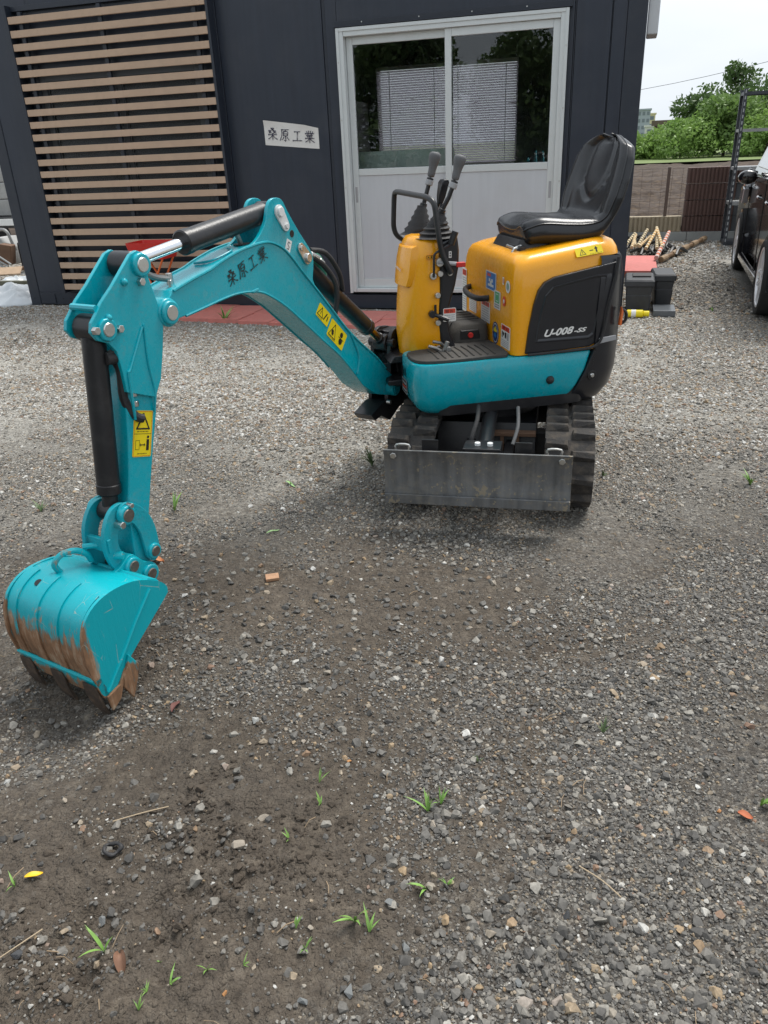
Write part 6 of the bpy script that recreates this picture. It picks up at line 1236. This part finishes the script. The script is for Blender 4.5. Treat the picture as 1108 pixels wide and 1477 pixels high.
# ================================================================== CAR
def build_car():
    C = thing('parked_car', (1.85, 7.75, 0), 'glossy black hatchback parked at the right edge of the yard', 'car')
    PA = mat('black_car_paint', (.012,.011,.012), .12, coat=1., var=.05, dust=.05, dcol=(.1,.1,.1)); DG = bpy.data.materials.get('window_glass'); TY = mat('tyre', (.018,.018,.018), .75, var=.2, dust=.3, dcol=(.09,.08,.07)); AL = mat('alloy_rim', (.78,.78,.79), .32, metal=.45, var=.05)
    rot = math.atan2(.09, 2.37); c_, s_ = math.cos(rot), math.sin(rot)
    def Fc(l, w, z): return Vector((1.10-.02+w*c_+l*s_-.0, 7.745-w*s_+l*c_, z))     # l forward (+Y), w from the left side inwards
    W = 1.52
    def side(zs):   # body outline (l, z), front at +1.75
        return zs
    def arch(cl, r=.315, n=9): return [(cl-r*math.cos(PI*i/(n-1)), .27+r*math.sin(PI*i/(n-1))) for i in range(n)]
    low = [(-1.66,.25)]+[(-1.15-.315,.22)]+arch(-1.15)[0:]+[(-.80,.17),(.86,.17)]+arch(1.185)+[(1.55,.20),(1.70,.30),(1.74,.48),(1.70,.66),(1.60,.76),(1.2,.86),(.95,.905),(-1.2,.95),(-1.68,.93),(-1.74,.70),(-1.72,.40)]
    g = Geo(); offs = [(.05,0.93),(.012,.985),(.0,1.0),(.0,1.0),(.03,.97)]
    n = len(low); rings = []
    def ring(w, ins): return [Fc(l*(1-ins*.03), w, z if z < .3 else z-ins*.04) for l, z in low]
    g.loft([ring(.06,1.4), ring(.022,.6), ring(0,0), ring(.30,-.1), ring(W-.30,-.1), ring(W,0), ring(W-.0+.0,.01)][0:6]+[ring(W+.0001,.05)])
    B = obj('body', g, PA, C, ang=28, bevel=.012, seg=3)
    # greenhouse
    gh = [(-1.62,.93),(-1.52,1.20),(-1.30,1.45),(-.9,1.52),(0,1.535),(.35,1.49),(.95,1.02),(1.08,.90)]
    def gr(w, k): return [Fc(l, w, z) for l, z in gh]
    g = Geo(); g.loft([[Fc(l, .04+ (z-.92)*.26, z) for l, z in gh], [Fc(l, W-.04-(z-.92)*.26, z) for l, z in gh]]); obj('roof_and_pillars', g, PA, C, bevel=.02, seg=3)
    for pts_ in ([(-.50,.985),(-.50,1.42),(.18,1.42),(.72,1.02),(.72,.985)], [(-1.35,.985),(-1.30,1.30),(-1.15,1.40),(-.56,1.42),(-.56,.985)]):
        for sd_ in (0, 1):
            g = Geo(); f = (lambda l, z, o: Fc(l, .04+(z-.92)*.26-o, z)) if sd_ == 0 else (lambda l, z, o: Fc(l, W-.04-(z-.92)*.26+o, z))
            g.loft([[f(l, z, .002) for l, z in pts_], [f(l, z, .009) for l, z in pts_]]); obj('side_window', g, mat('tinted_car_glass', (.01,.012,.012), .03, coat=1., spec=1.), C, flat=True)
            g = Geo(); P = [f(l, z, .008) for l, z in pts_]; g.tube(P[-1:]+P[:1], .006, 6); obj('chrome_trim', g, STEEL, C)
    for cl in (-1.15, 1.185):
        for w0, sg in ((.0, 1), (W, -1)):
            wh = Geo(); R = .275; R_ = []
            for (o, r) in ((.0,R*.80),(-.012*1,R*.90),(-.004,R*.975),(.02,R),(.14,R),(.165,R*.97),(.17,R*.8)): R_.append([Fc(cl+r*math.cos(q), w0+sg*(o-.012), .277+r*math.sin(q)) for q in [2*PI*i/36 for i in range(36)]])
            wh.loft(R_, cap=False); w_ = obj('wheel', wh, TY, C, ang=50)
            g = Geo(); R_ = []
            for (o, r) in ((.005,R*.80),(-.004,R*.795),(-.002,R*.74),(.03,R*.70),(.1,R*.68)): R_.append([Fc(cl+r*math.cos(q), w0+sg*(o-.012), .277+r*math.sin(q)) for q in [2*PI*i/36 for i in range(36)]])
            g.loft(R_, cap=False)
            for k in range(10):
                a = 2*PI*k/10+.15; d = .09 if k % 2 else -.09
                for r0_, r1_ in ((.035, R*.76),):
                    p = [(r0_*math.cos(a-.25), r0_*math.sin(a-.25)), (r0_*math.cos(a+.25), r0_*math.sin(a+.25)), (r1_*math.cos(a+.045+d), r1_*math.sin(a+.045+d)), (r1_*math.cos(a-.045+d), r1_*math.sin(a-.045+d))]
                    g.add([Fc(cl+x, w0+sg*(-.012+e), .277+z) for e in (.002,.022) for x, z in p], [(0,1,2,3),(7,6,5,4),(0,4,5,1),(1,5,6,2),(2,6,7,3),(3,7,4,0)])
            g.cyl(Fc(cl, w0-sg*.014, .277), Fc(cl, w0+sg*.04, .277), .045, 20); obj('rim', g, AL, w_, ang=30)
            g = Geo(); g.cyl(Fc(cl, w0+sg*.055, .277), Fc(cl, w0+sg*.12, .277), .20, 24); obj('brake_disc', g, BLKM, w_)
            g = Geo(); R_ = [[Fc(cl+.317*math.cos(q), w0+sg*o, .27+.317*math.sin(q)) for q in [PI*i/20 for i in range(21)]] for o in (.004,.22)]; g.loft(R_, cap=False, closed=False); obj('wheel_arch_liner', g, BLKM, C)
    for l0, l1 in ((-.55,.62),(-1.18,-.57)):
        for w0, sg in ((0,-1),(W,1)):
            g = Geo(); P = [(l0,.93),(l0,.32),(l0+.05,.24),(l1-.02,.24),(l1+.02,.5),(l1,.90)]
            g.tube([Fc(a, w0+sg*.0005, z) for a, z in P], .0035, 5); obj('door_gap', g, STK, C)
            g = Geo(); g.tube([Fc(l0+.05,w0+sg*.006,.79), Fc(l0+.07,w0+sg*.035,.795), Fc(l0+.19,w0+sg*.035,.80), Fc(l0+.22,w0+sg*.006,.80)], .010, 8, smooth=3); obj('door_handle', g, PA, C)
    for w0, sg in ((0,-1),(W,1)):
        g = Geo(); c0 = Fc(.50, w0+sg*.055, .905); R3 = Matrix.Rotation(-rot, 3, 'Z'); ri = []
        for t, s2 in ((-.05,.5),(-.04,.85),(0,1),(.05,.9),(.085,.5)): ri.append([c0+R3@Vector((sg*-1*.085*s2*math.cos(q), t, .062*s2*math.sin(q))) for q in [2*PI*i/18 for i in range(18)]])
        g.loft(ri); g.tube([Fc(.56,w0-sg*.02,.93), Fc(.54,w0+sg*.05,.96)], .022, 8); obj('door_mirror', g, PA, C, ang=70)
        g = Geo(); g.prism([(-.78,.155),(.84,.155),(.84,.205),(-.78,.225)], w0+sg*.012, w0-sg*.03, lambda a, o, z: Fc(a, o, z)); obj('sill_skirt', g, PA, C, bevel=.01, seg=3)
        g = Geo(); g.prism([(1.35,.62),(1.55,.63),(1.64,.70),(1.40,.78),(1.28,.76)], w0+sg*.006, w0-sg*.05, lambda a, o, z: Fc(a, o, z)); obj('headlight', g, mat('lamp_lens', (.5,.52,.55), .1, coat=1.), C, bevel=.01)
        g = Geo(); g.prism([(-1.70,.62),(-1.55,.64),(-1.52,.90),(-1.68,.90)], w0+sg*.006, w0-sg*.05, lambda a, o, z: Fc(a, o, z)); obj('tail_light', g, RED, C, bevel=.01)
build_car()
# ================================================================== FIELD, BUSHES, TREES, FAR BUILDINGS
fxs = np.concatenate([-np.geomspace(500, 10, 16), np.arange(-9, 9.01, .16), np.geomspace(10, 500, 16)]); fys = np.concatenate([np.arange(11.62, 24, .12), np.geomspace(24.2, 40, 40), np.geomspace(42, 800, 14)])
X, Y = np.meshgrid(fxs, fys); X, Y = X.ravel(), Y.ravel(); Z = .02+.06*(vnoise(X,Y,1.2,41)+.5)+.10*(vnoise(X,Y,4.,42)+.5)*(Y < 40)+.06*(vnoise(X,Y,9.,43)+.5)*(Y < 25)
nx, ny = len(fxs), len(fys); idx = (np.arange(ny-1)[:, None]*nx+np.arange(nx-1)[None, :]).ravel(); me = bpy.data.meshes.new('field'); me.from_pydata(np.stack([X,Y,Z],1).tolist(), [], np.stack([idx,idx+1,idx+nx+1,idx+nx],1).tolist())
fo = bpy.data.objects.new('ploughed_field', me); COL.objects.link(fo); fo['kind'] = 'structure'
fm = mat('ploughed_soil', (.050,.034,.025), .95, var=.4, vscale=4., bump=1., bscale=14, dust=.42, dcol=(.26,.19,.12), dscale=7.); me.materials.append(fm)
g = Geo(); g.add([(-400,37.5,.17),(400,37.5,.17),(400,800,.17),(-400,800,.17)], [(0,1,2,3)]); o = obj('grass_verge', g, mat('rough_grass', (.15,.20,.065), .9, var=.35, vscale=.8), None, flat=True); o['kind'] = 'structure'
def leaf_mat(name, c, c2):
    m = bpy.data.materials.new(name); m.use_nodes = True; n, l = m.node_tree.nodes, m.node_tree.links; b = n['Principled BSDF']
    tc = n.new('ShaderNodeTexCoord'); no = n.new('ShaderNodeTexNoise'); no.inputs['Scale'].default_value = .9; no.inputs['Detail'].default_value = 8; no.inputs['Roughness'].default_value = .8; l.new(tc.outputs['Object'], no.inputs['Vector'])
    r = n.new('ShaderNodeValToRGB'); e = r.color_ramp.elements; e[0].position = .35; e[0].color = (*c, 1); e[1].position = .65; e[1].color = (*c2, 1); l.new(no.outputs['Fac'], r.inputs[0]); l.new(r.outputs[0], b.inputs['Base Color']); b.inputs['Roughness'].default_value = .55
    t = n.new('ShaderNodeBsdfTranslucent'); l.new(r.outputs[0], t.inputs[0]); mx = n.new('ShaderNodeMixShader'); mx.inputs[0].default_value = .35; l.new(b.outputs[0], mx.inputs[1]); l.new(t.outputs[0], mx.inputs[2]); l.new(mx.outputs[0], n['Material Output'].inputs[0]); return m
LM = [leaf_mat('leaves_bright', (.16,.28,.06), (.31,.46,.13)), leaf_mat('leaves_mid', (.11,.20,.05), (.23,.35,.10)), leaf_mat('leaves_dark', (.06,.11,.035), (.13,.21,.065))]  # leaf colours paled to stand in for distance haze
BARK = mat('bark', (.09,.07,.055), .9, var=.3, bump=.6, bscale=20)
def plant(name, x, y, R, H, n, ls, mi, label, cat, group, seed, trunk=0., z0=0., clumps=9, loose=1.):
    rn = np.random.default_rng(seed); T = thing(name, (x, y, z0), label, cat, group)
    cl = []
    for i in range(clumps):
        a = rn.uniform(0, 6.28); r = R*.62*math.sqrt(rn.uniform(0,1)); z = trunk+(H-trunk)*rn.uniform(.12,.82); k = 1-.45*(z-trunk)/(H-trunk); cl.append((x+r*math.cos(a)*k, y+r*math.sin(a)*k, z, R*rn.uniform(.30,.55)*(1-.3*(z/H)), (H-trunk)*rn.uniform(.12,.24)))
    V, Fc_ = [], []; ci = rn.integers(0, clumps, n); d = rn.normal(size=(n,3)); d /= np.linalg.norm(d, axis=1)[:,None]; rr = rn.uniform(.55,1.06*loose,n)
    for i in range(n):
        c = cl[ci[i]]; p = np.array([c[0]+d[i,0]*rr[i]*c[3], c[1]+d[i,1]*rr[i]*c[3], z0+max(.03, c[2]+d[i,2]*rr[i]*c[4])]); a = rn.normal(size=3); a /= np.linalg.norm(a); b = np.cross(a, rn.normal(size=3)); b /= np.linalg.norm(b); s = ls*rn.uniform(.6,1.3); a = a*s; b = b*s*.55
        k = len(V); V += [tuple(p-a), tuple(p+b), tuple(p+a), tuple(p-b)]; Fc_.append((k,k+1,k+2,k+3))
    g = Geo(); g.add(V, Fc_); me = bpy.data.meshes.new('crown'); me.from_pydata(g.v, [], g.f); me.materials.append(LM[mi]); o = bpy.data.objects.new('crown', me); COL.objects.link(o); setpar(o, T)
    g = Geo(); tr = max(.02, H*.018); g.tube([(x,y,z0-.1),(x+.02*H*.3,y,z0+H*.35),(x-.01*H,y+.01*H,z0+H*.75)], tr, 8, rads=[tr*1.3,tr,tr*.7,tr*.35], smooth=4)
    for c in cl[:6 if H > 3 else 3]: g.tube([(x,y,z0+H*.25),((x+c[0])/2,(y+c[1])/2,z0+(c[2]+H*.3)/2),(c[0],c[1],z0+c[2])], tr*.35, 5, smooth=3)
    obj('trunk', g, BARK, T); return T
BU = [(.6,44,2.1,1.5,0,'low bright bush at the left end of the hedge beyond the field'),(2.3,43,2.2,2.3,0,'pale green bush beside the low one beyond the field'),(4.3,44,2.6,3.2,1,'tall mid green bush in the middle of the overgrown bank'),(5.9,42,2.0,2.3,0,'bright leafy bush in front of the tall mid green one'),(7.6,43,2.6,3.3,1,'wide mid green bush behind the left rack upright'),(10.2,43,2.8,3.1,0,'bright bush seen through the shelves of the rack'),(13.5,44,3,3.4,1,'mid green bush right of the shelving unit'),(3.6,47.5,2.6,3.9,2,'dark bush peeking over the middle of the bank'),(6.8,48,2.8,4.1,2,'dark bush rising behind the bright leafy one'),(-2.5,45,2.6,1.2,1,'low bush hidden mostly behind the cabin end'),(18,45,4,4,1,'far right bush at the end of the bank')]
for i, (x, y, R, H, mi, lab) in enumerate(BU): plant('bush', x, y, R, H, 4600, (.085, .11, .12)[mi], mi, lab, 'bush', 'bushes on the bank beyond the field', 60+i, clumps=16)
plant('tree', 10.2, 50, 2.2, 6.4, 4200, .13, 1, 'loose tall tree rising above the shelving unit', 'tree', 'trees above the bank', 81, trunk=2.2, clumps=13, loose=1.25)
plant('tree', 5.4, 50, 1.7, 5.0, 2600, .12, 2, 'small dark tree above the middle of the bushes', 'tree', 'trees above the bank', 82, trunk=1.6, clumps=9, loose=1.3)
plant('tree', 14, 52, 3.2, 6.2, 3500, .15, 2, 'dark tree at the right end of the bank', 'tree', 'trees above the bank', 83, trunk=2, clumps=12)
for i, (x, y, H) in enumerate(((-9,15,3.4),(-11.5,16,4.2),(-14,15.5,3.8))): plant('tree', x-3, y+5, 2.0, H, 2600, .11, i % 2, ['leafy tree directly behind the concrete blocks','taller leafy tree left of the concrete blocks','leafy tree farthest left behind the yard'][i], 'tree', 'trees behind the left yard', 91+i, trunk=.5)
# trees across the yard behind the viewer (they show in the door glass)
for i, x in enumerate((-15,-11.,-7.2,-3.2,1.2,5.5)): plant('yard_tree', x, -13.5-(i % 2)*2, 2.9, 4.9+(i % 3)*.7, 8500, .12, 2, ['yard tree farthest left behind the viewer','yard tree second from left behind the viewer','yard tree third from left behind the viewer','yard tree near the middle behind the viewer','yard tree right of the middle behind the viewer','yard tree farthest right behind the viewer'][i], 'tree', 'tall trees across the yard', 120+i, trunk=.6, clumps=15)
# far buildings; distance haze put into their pale wall colours
def block(name, x, y, w, d, h, m, label, rows, cols, cat='building', z0=0):
    B = thing(name, (x, y, z0), label, cat); g = Geo(); g.bb(x-w/2,x+w/2,y-d/2,y+d/2,z0,z0+h); obj('wall', g, m, B); g = Geo(); g.bb(x-w/2-.3,x+w/2+.3,y-d/2-.3,y+d/2+.3,z0+h+.01,z0+h+.5); obj('roof', g, m, B)
    w0 = None
    for r in range(rows):
        for c in range(cols):
            px_, pz = x-w/2+(c+.5)*w/cols, z0+(r+.55)*h/rows
            if w0 is None: g = Geo(); g.bb(-w/cols*.3,w/cols*.3,y-d/2-.06,y-d/2+.1,-h/rows*.25,h/rows*.25); w0 = obj('window', g, mat('far_window', (.16,.19,.22), .3), B); w0.matrix_parent_inverse = Matrix.Translation(-Vector((x, y, z0))); w0.location = (px_, 0, pz)
            else: copy_to(w0, (px_, 0, pz))
    return B
block('apartment_building', -2.5, 330, 20, 14, 7.4, mat('hazed_yellow_wall', (.62,.55,.36), .8), 'wide pale yellow apartment building in the far distance', 3, 9)
block('office_building', 2.5, 300, 5.5, 10, 8.2, mat('far_grey_wall', (.34,.38,.43), .8), 'narrow blue grey building before the yellow one far away', 4, 4)
block('house', 9.0, 260, 11, 9, 3.0, mat('far_white_wall', (.6,.6,.58), .8), 'low white house far off at the foot of the bank', 1, 4)
block('shed', 3.0, 95, 1.6, 2, 2.0, mat('brown_shed_wall', (.12,.09,.07), .8), 'small dark brown shed beyond the low bushes', 1, 1, 'shed')
g = Geo(); g.bb(-1.75,-1.15,80,80.6,0,3.2); tag(obj('orange_marker', g, ORG, None, bevel=.02), 'orange vertical marker beside the cabin edge in the distance', 'marker')
UP = thing('utility_pole', (15.5, 70, 0), 'grey utility pole with crossarms above the trees', 'utility pole'); g = Geo(); g.cyl((15.5,70,0),(15.5,70,10.2),.16,12,r1=.11); obj('pole', g, CONC, UP)
for z_ in (9.7,9.1,8.5): g = Geo(); g.bb(14.6,16.4,69.95,70.05,z_,z_+.1); obj('crossarm', g, GALV, UP)
for i, (z_, dz) in enumerate(((6.9,.2),)):
    g = Geo(); g.tube([Vector((15.5-40*t, 70+25*t, z_-3.2*math.sin(PI*t)*.6-t*.9)) for t in [k/16 for k in range(17)]], .018, 5); tag(obj('power_line', g, BLKM, None), 'thin power line sagging over the field before the far buildings', 'cable')
